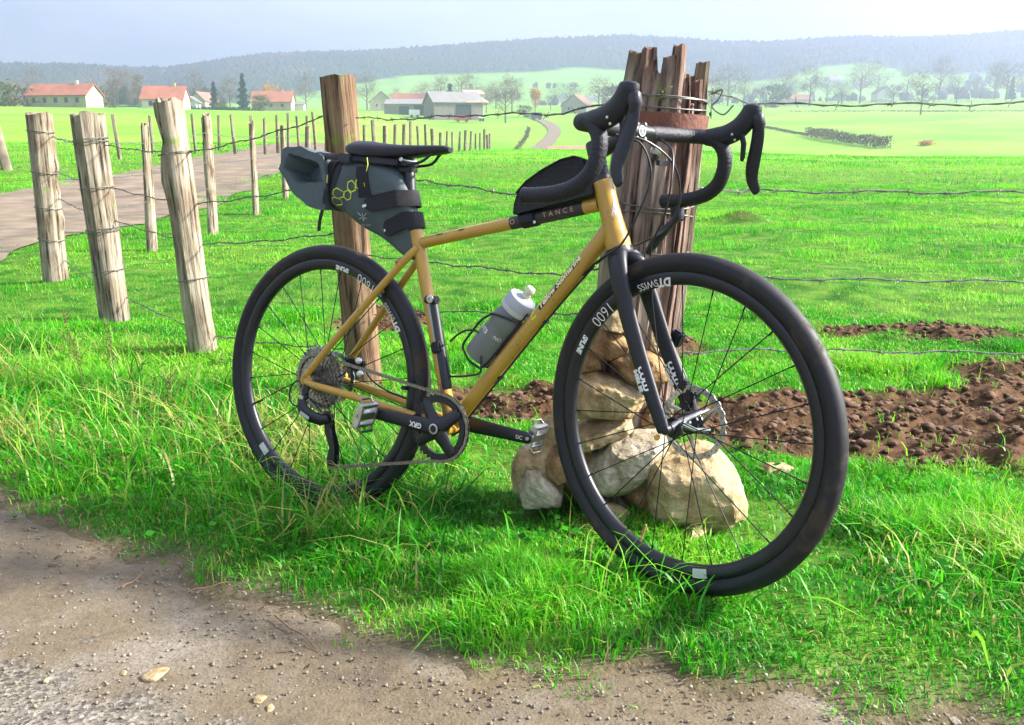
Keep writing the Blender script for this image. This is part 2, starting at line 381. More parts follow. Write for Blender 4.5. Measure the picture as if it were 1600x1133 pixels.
def road_mat():
    m = bpy.data.materials.new('worn_asphalt'); m.use_nodes = True; N, L = nodes(m); b = N['Principled BSDF']; b.inputs['Roughness'].default_value = .8; b.inputs['Specular IOR Level'].default_value = .3
    t = N.new('ShaderNodeTexCoord')
    def noise(scale, det=5, rough=.5):
        n = N.new('ShaderNodeTexNoise'); n.inputs['Scale'].default_value = scale; n.inputs['Detail'].default_value = det; n.inputs['Roughness'].default_value = rough; L.new(t.outputs['Object'], n.inputs['Vector']); return n.outputs['Fac']
    def ramp(f, els):
        r = N.new('ShaderNodeValToRGB'); cr = r.color_ramp
        while len(cr.elements) < len(els): cr.elements.new(.5)
        for e, (p, c) in zip(cr.elements, els): e.position = p; e.color = (*c, 1)
        L.new(f, r.inputs['Fac']); return r.outputs['Color']
    def mix(f, a, c, mode='MIX'):
        x = N.new('ShaderNodeMix'); x.data_type = 'RGBA'; x.blend_type = mode
        if isinstance(f, float): x.inputs[0].default_value = f
        else: L.new(f, x.inputs[0])
        L.new(a, x.inputs[6]); L.new(c, x.inputs[7]); return x.outputs[2]
    v = N.new('ShaderNodeTexVoronoi'); v.inputs['Scale'].default_value = 150; L.new(t.outputs['Object'], v.inputs['Vector'])
    agg = ramp(v.outputs['Color'], [(.0, (.022, .019, .017)), (.40, (.078, .069, .056)), (.75, (.185, .163, .13)), (1, (.36, .32, .26))])
    mudc = ramp(noise(60, 8, .7), [(.25, (.085, .066, .042)), (.75, (.175, .140, .092))])
    f = ramp(noise(5.5, 9, .72), [(.52, (0, 0, 0)), (.70, (.85, .85, .85))])
    c = mix(f, agg, mudc)
    a = N.new('ShaderNodeAttribute'); a.attribute_name = 'edge'
    ma = N.new('ShaderNodeMath'); ma.operation = 'ADD'; L.new(a.outputs['Fac'], ma.inputs[0])
    ms = N.new('ShaderNodeMath'); ms.operation = 'MULTIPLY_ADD'; L.new(noise(7, 6), ms.inputs[0]); ms.inputs[1].default_value = 1.4; ms.inputs[2].default_value = -.7; L.new(ms.outputs[0], ma.inputs[1])
    e = ramp(ma.outputs[0], [(.35, (0, 0, 0)), (.6, (1, 1, 1))])
    c = mix(e, c, mudc)
    dust = ramp(noise(2.3, 7, .6), [(.5, (0, 0, 0)), (.72, (.75, .75, .75))])
    pale = ramp(v.outputs['Color'], [(0, (.15, .135, .115)), (1, (.36, .33, .28))])
    c = mix(dust, c, pale)
    c = mix(ramp(noise(3.1, 6, .6), [(.30, (.7, .7, .7)), (.42, (0, 0, 0))]), c, ramp(noise(90, 4), [(.3, (.030, .025, .021)), (.7, (.065, .054, .046))]))
    L.new(c, b.inputs['Base Color'])
    rr = ramp(noise(5.5, 9, .72), [(.4, (.75, .75, .75)), (.62, (.5, .5, .5))]); L.new(rr, b.inputs['Roughness'])
    bp = N.new('ShaderNodeBump'); bp.inputs['Strength'].default_value = .5; bp.inputs['Distance'].default_value = .0035
    h = N.new('ShaderNodeMath'); h.operation = 'MULTIPLY_ADD'; L.new(v.outputs['Distance'], h.inputs[0]); h.inputs[1].default_value = .6; L.new(noise(140, 6, .7), h.inputs[2]); L.new(h.outputs[0], bp.inputs['Height']); L.new(bp.outputs['Normal'], b.inputs['Normal'])
    return m
def build_road():
    xs = np.arange(-9, 8, .035); w = np.concatenate([np.linspace(-4.2, -1.2, 14), np.arange(-1.15, .13, .028)])
    Xg, Wg = np.meshgrid(xs, w); Yg = np.interp(Xg, _EX, _EY) + Wg
    Z = ground_z(Xg, Yg) + .006 + (fbm(Xg * 3, Yg * 3, 61, 3) - .5) * .012 * sstep(-.05, -.3, Wg) + .004
    V = np.stack([Xg, Yg, Z], -1).reshape(-1, 3); n = len(xs); m = len(w)
    i, j = np.meshgrid(np.arange(m - 1), np.arange(n - 1), indexing='ij')
    F = np.stack([i * n + j, i * n + j + 1, (i + 1) * n + j + 1, (i + 1) * n + j], -1).reshape(-1, 4)
    off = road_edge(V[:, 0], V[:, 1]); keep = off[F].max(1) < .06; F = F[keep]
    used = np.unique(F); mp_ = np.full(len(V), -1); mp_[used] = np.arange(len(used)); F = mp_[F]; V = V[used]; off = off[used]
    V[:, 2] -= .016 * sstep(-.05, .06, off)
    me = np_mesh('road', V, F, road_mat(), True, {'edge': sstep(-.55, -.08, off)})
    tag(link('road', me), kind='structure')
build_road()

def build_track():
    m = simple('track_dirt', (.165, .128, .088), .95, noise=.5, nscale=2.2, bump=.7, bscale=9)
    P = _TP; V = []; F = []; T = np.gradient(P, axis=0); T /= np.linalg.norm(T, axis=1)[:, None]; Nn = np.stack([-T[:, 1], T[:, 0]], 1)
    K = 9
    for i in range(len(P)):
        for j in range(K):
            s = (j / (K - 1) - .5) * 2
            wv = (1.75 + (vnoise(P[i, 0] * .7 + j // (K - 1) * 50, P[i, 1] * .7, 8) - .5) * .6)
            q = P[i] + Nn[i] * s * wv; d = math.hypot(*q)
            V.append((q[0], q[1], float(ground_z(q[0], q[1])) + .008 + d * .0006))
    for i in range(len(P) - 1):
        for j in range(K - 1): F.append((i * K + j, i * K + j + 1, (i + 1) * K + j + 1, (i + 1) * K + j))
    me = bpy.data.meshes.new('farm_track'); me.from_pydata(V, [], F); me.materials.append(m)
    for p in me.polygons: p.use_smooth = True
    bm = bmesh.new(); bm.from_mesh(me); bmesh.ops.recalc_face_normals(bm, faces=bm.faces)
    if sum(f.normal.z for f in bm.faces) < 0: bmesh.ops.reverse_faces(bm, faces=bm.faces)
    bm.to_mesh(me); bm.free()
    tag(link('farm_track', me), kind='structure')
build_track()
# ------------------------------------------------------------------ bicycle (local frame: x forward, y left, z up, origin at the rear axle)
YELLOW = dirty_paint('mustard_paint', (.44, .255, .032), .36, .5, (.17, .105, .04), .15, 90)
BLACK = simple('black_alloy', (.006, .007, .014), .42, coat=.10, noise=.3, nscale=30)
MATTE = simple('matte_carbon', (.008, .009, .017), .5, coat=.05, noise=.25, nscale=20)
RUBBER = dirty_paint('dusty_rubber', (.006, .006, .011), .60, 0.0, (.045, .034, .024), .7, 40)
TAPE = simple('bar_tape', (.006, .006, .014), .55, noise=.3, nscale=60, bump=.3, bscale=260)
HOODM = simple('hood_rubber', (.006, .007, .015), .48, noise=.2, nscale=40)
SILVER = simple('silver_alloy', (.62, .62, .62), .3, metal=1.0, noise=.2, nscale=50)
STEEL = simple('chain_steel', (.30, .28, .26), .35, metal=1.0, noise=.5, nscale=300)
DARKSTEEL = simple('sprocket_steel', (.38, .36, .34), .38, metal=1.0, noise=.5, nscale=120)
SPOKEM = simple('black_spoke', (.008, .008, .012), .55, spec=.25)
PRINT = simple('white_print', (.78, .78, .78), .5)
GREYPRINT = simple('grey_print', (.42, .43, .45), .5)
NEON = simple('neon_print', (.62, .72, .05), .5)
COPPER = simple('copper_print', (.46, .32, .22), .5)
BLUEPRINT = simple('blue_print', (.08, .28, .55), .5)
CREAM = simple('cream_print', (.80, .74, .42), .5)
BROWNBAND = simple('brown_band', (.030, .022, .024), .5, noise=.2, nscale=60)
GLASSY = simple('clear_sticker', (.55, .55, .56), .35)
SLATE = simple('slate_tarpaulin', (.055, .080, .092), .58, noise=.22, nscale=14, bump=.5, bscale=26)
WEBBING = simple('black_webbing', (.006, .006, .012), .7, noise=.3, nscale=90, bump=.4, bscale=500)
FABRIC = simple('black_fabric', (.005, .006, .012), .65, noise=.3, nscale=60, bump=.4, bscale=160)

WB = 1.0222; WR = .354; STEER = -.2271
HK = Vector((-.3158, 0, .9488)); HN = Vector((.9488, 0, .3158)); HO = Vector((.9749, 0, -.0158))
_S = Matrix.Rotation(STEER, 3, HK)
def st(p): return tuple(_S @ (Vector(p) - HO) + HO)
BIKE_M = Matrix(((0.8396986, 0.5411327, 0.0456255, -.5015), (-0.5414578, 0.8278377, 0.1466566, 2.3463), (0.0415902, -0.1478516, 0.9881347, EYE - .6057), (0, 0, 0, 1)))
bike = empty('bicycle'); bike.matrix_world = BIKE_M
tag(bike, 'mustard yellow gravel bicycle with black fork and drop bars leaning on the post', 'bicycle')

def text_geo(s, size, shear=0.0, bold=0.0, sub=2, space=1.0):
    c = bpy.data.curves.new('t', 'FONT'); c.body = s; c.size = size; c.shear = shear; c.offset = bold; c.align_x = 'CENTER'; c.space_character = space
    c.resolution_u = 3
    o = bpy.data.objects.new('t', c); col.objects.link(o); dg = bpy.context.evaluated_depsgraph_get(); dg.update()
    me = bpy.data.meshes.new_from_object(o.evaluated_get(dg)); bpy.data.objects.remove(o); bpy.data.curves.remove(c)
    bm = bmesh.new(); bm.from_mesh(me); bmesh.ops.triangulate(bm, faces=bm.faces)
    for _ in range(sub):
        es = [e for e in bm.edges if e.calc_length() > size * .22]
        if es: bmesh.ops.subdivide_edges(bm, edges=es, cuts=1); bmesh.ops.triangulate(bm, faces=bm.faces)
    v = [tuple(p.co) for p in bm.verts]; bm.verts.index_update(); f = [tuple(q.index for q in p.verts) for p in bm.faces]; bm.free(); bpy.data.meshes.remove(me)
    return v, f
def decal(name, s, size, mapping, mat, parent, fn=None, **kw):
    v, f = text_geo(s, size, **kw); b = MB(); b.add([mapping(x, y) for x, y, z in v], f)
    me = bpy.data.meshes.new(name); me.from_pydata([tuple(fn(p)) if fn else p for p in b.v], [], b.f); me.materials.append(mat)
    return link(name, me, parent)

# --- frame
BBX, BBZ = .4265, -.0759
frame = empty('frame'); frame.parent = bike
def ftube(name, pts, r, n=20, flat=(1, 1), mat=None, fn=None): b = MB(); b.tube(pts, r, n, flat=flat, up=(0, 1, 0)); return b.build(name, mat or YELLOW, frame, fn=fn)
SEAT0 = Vector((BBX, 0, BBZ)); SEATD = Vector((-.2715, 0, .9624)).normalized(); SEATD = Vector((-.2690, 0, .9631))
ftube('seat_tube', [SEAT0 + SEATD * t for t in (.0, .1, .3, .475, .492)], [.0168, .0158, .0155, .0165, .0170])
ftube('top_tube', [(.318, 0, .364), (.42, 0, .3835), (.69, 0, .4335), (.797, 0, .4535)], [.0138, .0142, .0148, .0155])
ftube('down_tube', spline([(BBX, 0, BBZ), (.47, 0, -.024), (.66, 0, .203), (.79, 0, .356), (.826, 0, .402)], 4), .0188, 24)
HT = lambda z: HO + HK * ((z - HO.z) / HK.z)
b = MB(); b.tube([HT(.357), HT(.362), HT(.375), HT(.395), HT(.44), HT(.47), HT(.490), HT(.4985), HT(.501)], [.0262, .0275, .0275, .0250, .0228, .0226, .0240, .0240, .023], 28); b.build('head_tube', YELLOW, frame)
b = MB(); b.lathe([(.020, -.0355), (.0215, -.035), (.0215, .035), (.020, .0355)], (BBX, 0, BBZ), (0, 1, 0), 24); b.build('bottom_bracket_shell', YELLOW, frame)
for s in (-1, 1):
    ftube('seat_stay', spline([(.312, s * .012, .352), (.285, s * .024, .322), (.20, s * .038, .232), (.08, s * .057, .102), (.006, s * .066, .018), (-.004, s * .067, .006)], 4), [.0098] * 5 + [.0092] * 15 + [.0085], 14)
    ftube('chain_stay', spline([(-.002, s * .067, -.004), (.03, s * .066, -.012), (.16, s * .054, -.030), (.30, s * .038, -.052), (.36, s * .031, -.062), (.41, s * .024, -.073)], 4), [.0088] * 5 + [.0100] * 12 + [.0118] * 4, 14)
    b = MB(); b.lathe([(.016, -.004), (.017, -.003), (.017, .004), (.016, .005)], (0, s * .0685, 0), (0, 1, 0), 22); b.build('dropout', YELLOW, frame)
b = MB(); b.tube([(.208, -.037, .24), (.208, .037, .24)], .0058, 10); b.build('stay_bridge', YELLOW, frame)
b = MB(); b.tube([(.335, -.03, -.058), (.335, .03, -.058)], .006, 10); b.build('stay_bridge', YELLOW, frame)
b = MB(); b.lathe([(.0185, 0), (.0192, .001), (.0192, .012), (.0182, .013)], SEAT0 + SEATD * .487, SEATD, 22); b.build('seat_clamp', BLACK, frame)
b = MB(); b.lathe([(.009, 0), (.009, .006), (.0045, .0065), (.0045, .003)], (.268, -.030, .312), (0, -1, 0), 14); b.build('rack_eyelet', YELLOW, frame)
# band with lettering on the top tube
tdir = (Vector((.797, 0, .4535)) - Vector((.318, 0, .364))).normalized(); tnor = Vector((-tdir.z, 0, tdir.x)); t0 = Vector((.318, 0, .364))
b = MB(); b.tube([t0 + tdir * .262, t0 + tdir * .36, t0 + tdir * .452], [.0149, .0153, .0158], 24); b.build('top_tube_band', BROWNBAND, frame)
def on_tube(o, d, r, along, ang0, sgn=1):
    """text on a tube in the frame plane: ang0 measured from the drive side (-y) towards the upper normal"""
    nrm = Vector((-d.z, 0, d.x))
    def m(x, y):
        a = ang0 + y / r; return tuple(Vector(o) + d * (along + x * sgn) + Vector((0, -1, 0)) * (math.cos(a) * r) + nrm * (math.sin(a) * r))
    return m
decal('lettering', 'O', .017, on_tube(t0, tdir, .0163, .272, -.35), COPPER, frame, sub=1)
decal('lettering', 'TANCE', .0165, on_tube(t0, tdir, .0169, .392, -.35), COPPER, frame, space=1.75, sub=1)
decal('lettering', 'MADE', .007, on_tube(t0, tdir, .0147, .06, .55), BLACK, frame, shear=.3, bold=.0004); decal('lettering', 'RIDER', .006, on_tube(t0, tdir, .0148, .125, .5), BLACK, frame, shear=.3, bold=.0004)
# down tube lettering on a black strip
dd0 = Vector((.47, 0, -.024)); ddir = (Vector((.79, 0, .356)) - dd0).normalized()
b = MB(); K = 10; P = []
for i in range(K + 1):
    for j in range(4):
        a = .42 + (j - 1.5) * .26; nn = Vector((-ddir.z, 0, ddir.x)); al = .315 + .148 * i / K
        P.append(dd0 + ddir * al + Vector((0, -1, 0)) * (math.cos(a) * .0193) + nn * (math.sin(a) * .0193))
b.add(P, [(i * 4 + j, i * 4 + j + 1, i * 4 + j + 5, i * 4 + j + 4) for i in range(K) for j in range(3)]); b.build('name_strip', BLACK, frame)
decal('lettering', 'Yellow Submarine', .0205, on_tube(dd0, ddir, .0198, .392, .12), CREAM, frame, shear=.35, bold=.0007)
b = MB(); P = [];
for (x, y) in ((-.012, -.008), (.002, -.010), (.014, .002), (.016, .012), (.006, .006), (-.004, .012), (-.010, .004)): P.append(on_tube(dd0, ddir, .0198, .297, .42)(x, y))
b.add(P, [tuple(range(len(P)))]); b.build('emblem', NEON, frame)
# small red and white maker's sticker on the seat tube
decal('lettering', 'COLUMBUS', .0062, on_tube(SEAT0, SEATD, .0164, .085, .1), PRINT, frame); 
b = MB(); mp1 = on_tube(SEAT0, SEATD, .0161, .085, .1); P = [mp1(x, y) for x in (-.020, .020) for y in (-.009, -.003, .003, .009)]; b.add(P, [(0, 1, 5, 4), (1, 2, 6, 5), (2, 3, 7, 6)]); b.build('sticker', simple('red_sticker', (.42, .14, .06), .4), frame)
# head badge: triangle outline
hd = HK
def badge(x, y): # x round the tube, y along it
    a = x / .0236 - .95; o = HT(.432) + hd * y; side = Vector((0, -1, 0)); return tuple(o + (side * math.cos(a) * .0236 + HN * -math.sin(a) * .0236))
b = MB(); tri = [(-.016, -.017), (.016, -.017), (0, .020)]; tin = [(-.0105, -.0135), (.0105, -.0135), (0, .0105)]
for i in range(3):
    q = (i + 1) % 3; seg = 5
    for k in range(seg):
        f0, f1 = k / seg, (k + 1) / seg; L2 = lambda A, B, f: (A[0] + (B[0] - A[0]) * f, A[1] + (B[1] - A[1]) * f)
        b.add([badge(*L2(tri[i], tri[q], f0)), badge(*L2(tri[i], tri[q], f1)), badge(*L2(tin[i], tin[q], f1)), badge(*L2(tin[i], tin[q], f0))], [(0, 1, 2, 3)])
b.add([badge(-.005, -.008), badge(.002, -.008), badge(.004, .002), badge(-.001, .0)], [(0, 1, 2, 3)])
b.build('head_badge', SILVER, frame)

# --- seatpost, saddle
b = MB(); b.tube([SEAT0 + SEATD * .47, SEAT0 + SEATD * .56, (.268, 0, .530), (.266, 0, .540)], [.0136, .0136, .0138, .012], 18); b.build('seatpost', BLACK, bike)
sad = empty('saddle'); sad.parent = bike
prof = []  # x, half width, top z, thickness
for x, hw, zt, th in ((.094, .030, .604, .018), (.100, .052, .611, .028), (.125, .068, .617, .040), (.165, .066, .614, .046), (.205, .050, .607, .042), (.25, .034, .602, .034), (.30, .025, .599, .027), (.35, .021, .597, .022), (.378, .018, .595, .018), (.391, .009, .590, .011)):
    prof.append((x, hw, zt, th))
b = MB(); n = 20; P = []
for x, hw, zt, th in prof:
    for j in range(n):
        a = 2 * math.pi * j / n; c, s = math.cos(a), math.sin(a)
        yy = hw * math.copysign(abs(c) ** .7, c); zz = zt - th * .35 + (th * .35 * abs(s) ** .8 if s > 0 else -th * .65 * abs(s) ** .6)
        if s > 0: zz -= .004 * max(0, 1 - (yy / (hw * .35 + 1e-6)) ** 2) * (hw > .03)
        P.append((x, yy, zz - .012 * (yy / .068) ** 2))
F = [(i * n + j, i * n + (j + 1) % n, (i + 1) * n + (j + 1) % n, (i + 1) * n + j) for i in range(len(prof) - 1) for j in range(n)] + [tuple(range(n)), tuple((len(prof) - 1) * n + j for j in range(n))]
b.add(P, F); b.build('shell', simple('saddle_vinyl', (.008, .008, .017), .45, noise=.2, nscale=20), sad)
for s in (-1, 1):
    b = MB(); b.tube(spline([(.365, s * .008, .585), (.345, s * .015, .574), (.318, s * .021, .556), (.27, s * .022, .552), (.22, s * .022, .553), (.18, s * .026, .565), (.14, s * .03, .588)], 4), .0036, 8); b.build('rail', BLACK, sad)
b = MB(); b.box((.262, 0, .553), (.034, .052, .010)); b.box((.262, 0, .541), (.040, .030, .012)); b.build('rail_clamp', BLACK, sad, bevel=.002)
b = MB(); b.lathe([(.004, -.03), (.006, -.028), (.006, .028), (.004, .03)], (.262, 0, .563), (0, 1, 0), 12); b.build('bolt', SILVER, sad)

# --- wheels
def wheel(name, cx, fn, n_spoke, phase, front):
    w = empty(name); w.parent = bike
    rt = .0215; rc = WR - rt; b = MB(); na, nb = 96, 20; P = []
    for i in range(na):
        A = 2 * math.pi * i / na
        for j in range(nb):
            B = 2 * math.pi * j / nb; rr = rc + rt * math.cos(B); yy = rt * math.sin(B) * (1.0 if math.cos(B) > -.3 else .86)
            P.append((cx + rr * math.cos(A), yy, rr * math.sin(A)))
    b.add(P, [(i * nb + j, i * nb + (j + 1) % nb, ((i + 1) % na) * nb + (j + 1) % nb, ((i + 1) % na) * nb + j) for i in range(na) for j in range(nb)])
    b.build('tyre', RUBBER, w, fn=fn)
    prof = [(.3165, -.0135), (.3150, -.0148), (.305, -.0150), (.2955, -.0115), (.2900, -.0060), (.2885, 0), (.2900, .0060), (.2955, .0115), (.305, .0150), (.3150, .0148), (.3165, .0135), (.312, .0)]
    m = len(prof); P = [(cx + r * math.cos(2 * math.pi * i / na), y, r * math.sin(2 * math.pi * i / na)) for i in range(na) for r, y in prof]
    b = MB(); b.add(P, [(i * m + j, i * m + (j + 1) % m, ((i + 1) % na) * m + (j + 1) % m, ((i + 1) % na) * m + j) for i in range(na) for j in range(m)]); b.build('rim', BLACK, w, fn=fn)
    hw = .05 if front else .066
    b = MB(); b.lathe([(.010, -hw), (.0125, -hw + .002), (.0125, -.034), (.0215, -.032), (.0215, -.027), (.0115, -.022), (.0105, 0), (.0125, .020), (.0225, .025), (.0225, .031), (.014, .034), (.0125, hw - .002), (.010, hw)], (cx, 0, 0), (0, 1, 0), 24); b.build('hub', BLACK, w, fn=fn)
    for i in range(n_spoke):
        side = -1 if i % 2 else 1; A = 2 * math.pi * (i + phase) / n_spoke; tw = R(62) * (1 if (i // 2) % 2 else -1)
        fl = .020; hy = side * .0285
        p0 = (cx + fl * math.cos(A + tw), hy, fl * math.sin(A + tw)); p1 = (cx + .291 * math.cos(A), side * .002, .291 * math.sin(A))
        b = MB(); b.tube([p0, p1], .00125, 6); b.build('spoke', SPOKEM, w, fn=fn)
        e = Vector((math.cos(A), 0, math.sin(A))); b = MB(); b.tube([Vector(p1) - e * .013, Vector(p1)], .0019, 6); b.build('nipple', SPOKEM, w, fn=fn)
    # valve
    A = R(250 if front else 200); e = Vector((math.cos(A), 0, math.sin(A))); b = MB(); b.tube([Vector((cx, 0, 0)) + e * .29, Vector((cx, 0, 0)) + e * .262, Vector((cx, 0, 0)) + e * .247], [.003, .003, .002], 8); b.build('valve', simple('brass_valve', (.45, .22, .12), .4) if front else BLACK, w, fn=fn)
    # rotor on the left
    ry = .042; rr = .080 if front else .070
    b = MB(); b.ring((cx, 0), rr - .0145, rr, ry - .0009, ry + .0009, teeth=22, depth=.0025)
    for k in range(6):
        a0 = 2 * math.pi * k / 6; a1 = a0 + .62; c0 = Vector((cx, ry, 0)); q0 = c0 + Vector((math.cos(a0), 0, math.sin(a0))) * .02; q1 = c0 + Vector((math.cos(a1), 0, math.sin(a1))) * (rr - .012); b.tube([q0, (q0 + q1) * .5 + Vector((0, 0, 0)), q1], .0042, 6, flat=(1, .25), up=(0, 1, 0))
    b.ring((cx, 0), .012, .024, ry - .001, ry + .001, 30)
    ro = b.build('brake_rotor', SILVER, w, smooth=False, fn=fn)
    b = MB()
    for k in range(44):
        a0 = 2 * math.pi * k / 44; q = rr - (.0045 if k % 2 else .0095)
        for y in (ry - .0011, ry + .0011): b.lathe([(.0016, 0), (.0016, .0001)], (cx + q * math.cos(a0), y, q * math.sin(a0)), (0, 1, 0), 6)
    b.build('rotor_holes', BLACK, w, smooth=False, fn=fn)
    # rim lettering runs counter-clockwise seen from the drive side, letter heads to the hub
    def on_rim(ang):
        def mpp(x, y):
            r_ = .3045 - y; a = R(ang) + x / .3045; yy = -.0152 if r_ > .3045 else -.0152 + (.3045 - r_) * .33
            return (cx + r_ * math.cos(a), yy - .0006, r_ * math.sin(a))
        return mpp
    AN = (98, 106.4, 133, 150.5) if front else (31, 39.5, 60, 77)
    decal('lettering', 'DT', .0235, on_rim(AN[0]), PRINT, w, fn=fn, bold=.0012, shear=.25, sub=1); decal('lettering', 'SWISS', .0205, on_rim(AN[1]), PRINT, w, fn=fn, sub=1)
    decal('lettering', '1600', .034, (lambda f: (lambda x, y: f(x, y * 1.0 - .0045)))(on_rim(AN[2])), PRINT, w, fn=fn, sub=1, bold=-.0004)
    decal('lettering', 'SPLINE', .0155, on_rim(AN[3]), PRINT, w, fn=fn, bold=.0008, shear=.2, sub=1)
    b = MB(); f = on_rim(AN[2] - 11); b.add([f(.006 * math.cos(t), .0045 * math.sin(t)) for t in np.linspace(0, 6.0, 12)], [tuple(range(12))]); b.build('emblem', BLUEPRINT, w, fn=fn)
    f = on_rim(282 if front else 226); b = MB(); g = [(x, y) for x in np.linspace(-.017, .017, 5) for y in np.linspace(-.009, .010, 4)]; b.add([f(*q) for q in g], [(i * 4 + j, i * 4 + j + 1, i * 4 + j + 5, i * 4 + j + 4) for i in range(4) for j in range(3)]); b.build('sticker', GLASSY, w, fn=fn)
    return w
wheel('rear_wheel', 0.0, None, 24, .35, False); wheel('front_wheel', WB, st, 24, .12, True)

# --- fork (steered)
fork = empty('fork'); fork.parent = bike
cr = HT(.356)
b = MB(); b.tube([HT(.3595), HT(.352), HT(.345)], [.0272, .0285, .028], 26); b.build('crown_race', BLACK, fork, fn=st)
for s in (-1, 1):
    pts = spline([(.850, s * .004, .352), (.862, s * .020, .340), (.877, s * .036, .318), (.893, s * .043, .275), (.935, s * .049, .17), (.985, s * .054, .062), (1.010, s * .056, .012), (1.016, s * .056, -.008)], 5)
    m_ = len(pts); rr = [np.interp(i / (m_ - 1), [0, .2, .35, .6, .85, .95, 1], [.026, .025, .0225, .0195, .0160, .0150, .0120]) for i in range(m_)]
    fl = [(float(np.interp(i / (m_ - 1), [0, .25, .5, 1], [1.0, 1.0, .98, .95])), float(np.interp(i / (m_ - 1), [0, .25, .5, 1], [.85, .62, .55, .6]))) for i in range(m_)]
    b = MB(); b.tube(pts, rr, 20, flat=fl, up=(0, 1, 0)); bl = b.build('fork_blade', MATTE, fork, fn=st)
    P0 = Vector((.985, s * .054, .062)); D0 = (Vector((.893, s * .043, .275)) - Vector((1.010, s * .056, .012))).normalized(); N0 = Vector((D0.z, 0, -D0.x))
    def col_map(line, s=s):
        def mpp(x, y):
            # text runs down the blade
            q = P0 + D0 * (.040 - x) + N0 * (y + line) + Vector((0, 0, 0)); tt = min(.95, abs(y + line + .0068) / .0178); off = .0108 * math.sqrt(1 - tt * tt) + .0016
            return (q.x, q.y + (-off if s < 0 else -off), q.z)
        return mpp
    decal('lettering', 'COLU', .0190, col_map(-.0050), PRINT, bl, fn=st, bold=.0011, sub=1); decal('lettering', 'MBUS', .0190, col_map(-.0215), PRINT, bl, fn=st, bold=.0011, sub=1)
b = MB(); b.lathe([(.006, -.064), (.0105, -.062), (.0105, -.050), (.006, -.05), (.006, .05), (.0105, .050), (.0105, .062), (.006, .064)], (WB, 0, 0), (0, 1, 0), 18); b.build('thru_axle', BLACK, fork, fn=st)
b = MB(); b.box((1.006, .050, .045), (.030, .022, .052), Matrix.Rotation(R(24), 3, 'Y')); b.box((.992, .048, .075), (.022, .020, .026), Matrix.Rotation(R(24), 3, 'Y')); b.build('brake_caliper', BLACK, fork, fn=st, bevel=.004)
b = MB(); b.tube([(1.022, -.046, .0), (1.03, -.03, .012), (1.052, .012, .028), (1.060, .036, .034)], [.010, .0085, .0075, .006], 12, flat=(1, .7)); b.tube([(1.03, -.02, .01), (1.055, .0, -.004), (1.07, .03, -.006)], [.005, .0045, .004], 8); b.build('dynamo_arm', SILVER, fork, fn=st)
b = MB(); b.box((.956, .070, .170), (.026, .022, .036), Matrix.Rotation(R(24), 3, 'Y')); b.box((.945, .058, .165), (.036, .012, .020), Matrix.Rotation(R(24), 3, 'Y')); b.build('light_mount', BLACK, fork, fn=st, bevel=.004)
b = MB(); b.lathe([(.004, 0), (.006, .001), (.006, .006), (.004, .007)], (.999, -.050, -.02), (0, -1, 0), 12); b.build('amber_reflector', simple('amber', (.75, .33, .03), .25), fork, fn=st)

# --- stem, bars, levers (steered)
stem = empty('stem'); stem.parent = bike
b = MB(); b.tube([HT(.5015), HT(.512)], [.0212, .0190], 24); b.build('headset_cap', BLACK, stem, fn=st)
for z in (.513, .521, .529): b = MB(); b.tube([HT(z), HT(z + .0072)], .0172, 24); b.build('spacer', BLACK, stem, fn=st)
b = MB(); b.tube([HT(.5365), HT(.540), HT(.582), HT(.586)], [.0175, .0185, .0185, .0165], 22); b.tube([HT(.562), (.82, 0, .577), (.874, 0, .595)], [.0185, .0172, .0165], 18); b.build('stem_body', BLACK, stem, fn=st)
b = MB(); b.lathe([(.017, -.022), (.0195, -.020), (.0195, .020), (.017, .022)], (.886, 0, .599), (0, 1, 0), 26); b.build('faceplate', BLACK, stem, fn=st)
for dz in (-.016, .016):
    for y in (-.013, .013): b = MB(); b.lathe([(.0038, 0), (.0042, .001), (.0042, .004), (.0038, .005)], (.900, y, .599 + dz * .9), (1, 0, .3), 10); b.build('bolt', BLACK, stem, fn=st)
b = MB(); b.ring((0, 0), .008, .0115, 0, .0008, 24); mm = lambda p: st((.9062 - .0, p[0], .603 + p[2])); 
decal('maker_mark', 'B', .016, lambda x, y: (.9064, x, .5945 + y), GREYPRINT, stem, fn=st, bold=.0004)
b2 = MB(); b2.add([(.9060 + p[1] * .1, p[0], .600 + p[2]) for p in b.v], b.f); b2.build('maker_ring', GREYPRINT, stem, fn=st)
bars = empty('handlebar'); bars.parent = bike
def side_pts(L, s): return [(x, s * y, z) for x, y, z in L]
DROP = [(.886, .052, .600), (.886, .10, .602), (.889, .150, .603), (.899, .183, .603), (.921, .200, .601), (.945, .206, .594), (.962, .209, .578), (.969, .212, .556), (.965, .215, .528), (.950, .219, .500), (.922, .223, .480), (.885, .226, .470), (.842, .229, .466), (.798, .232, .466)]
b = MB(); b.tube([(.886, y, .600) for y in (-.075, -.03, .03, .075)], [.0145, .0158, .0158, .0145], 20); b.build('bar_centre', BLACK, bars, fn=st)
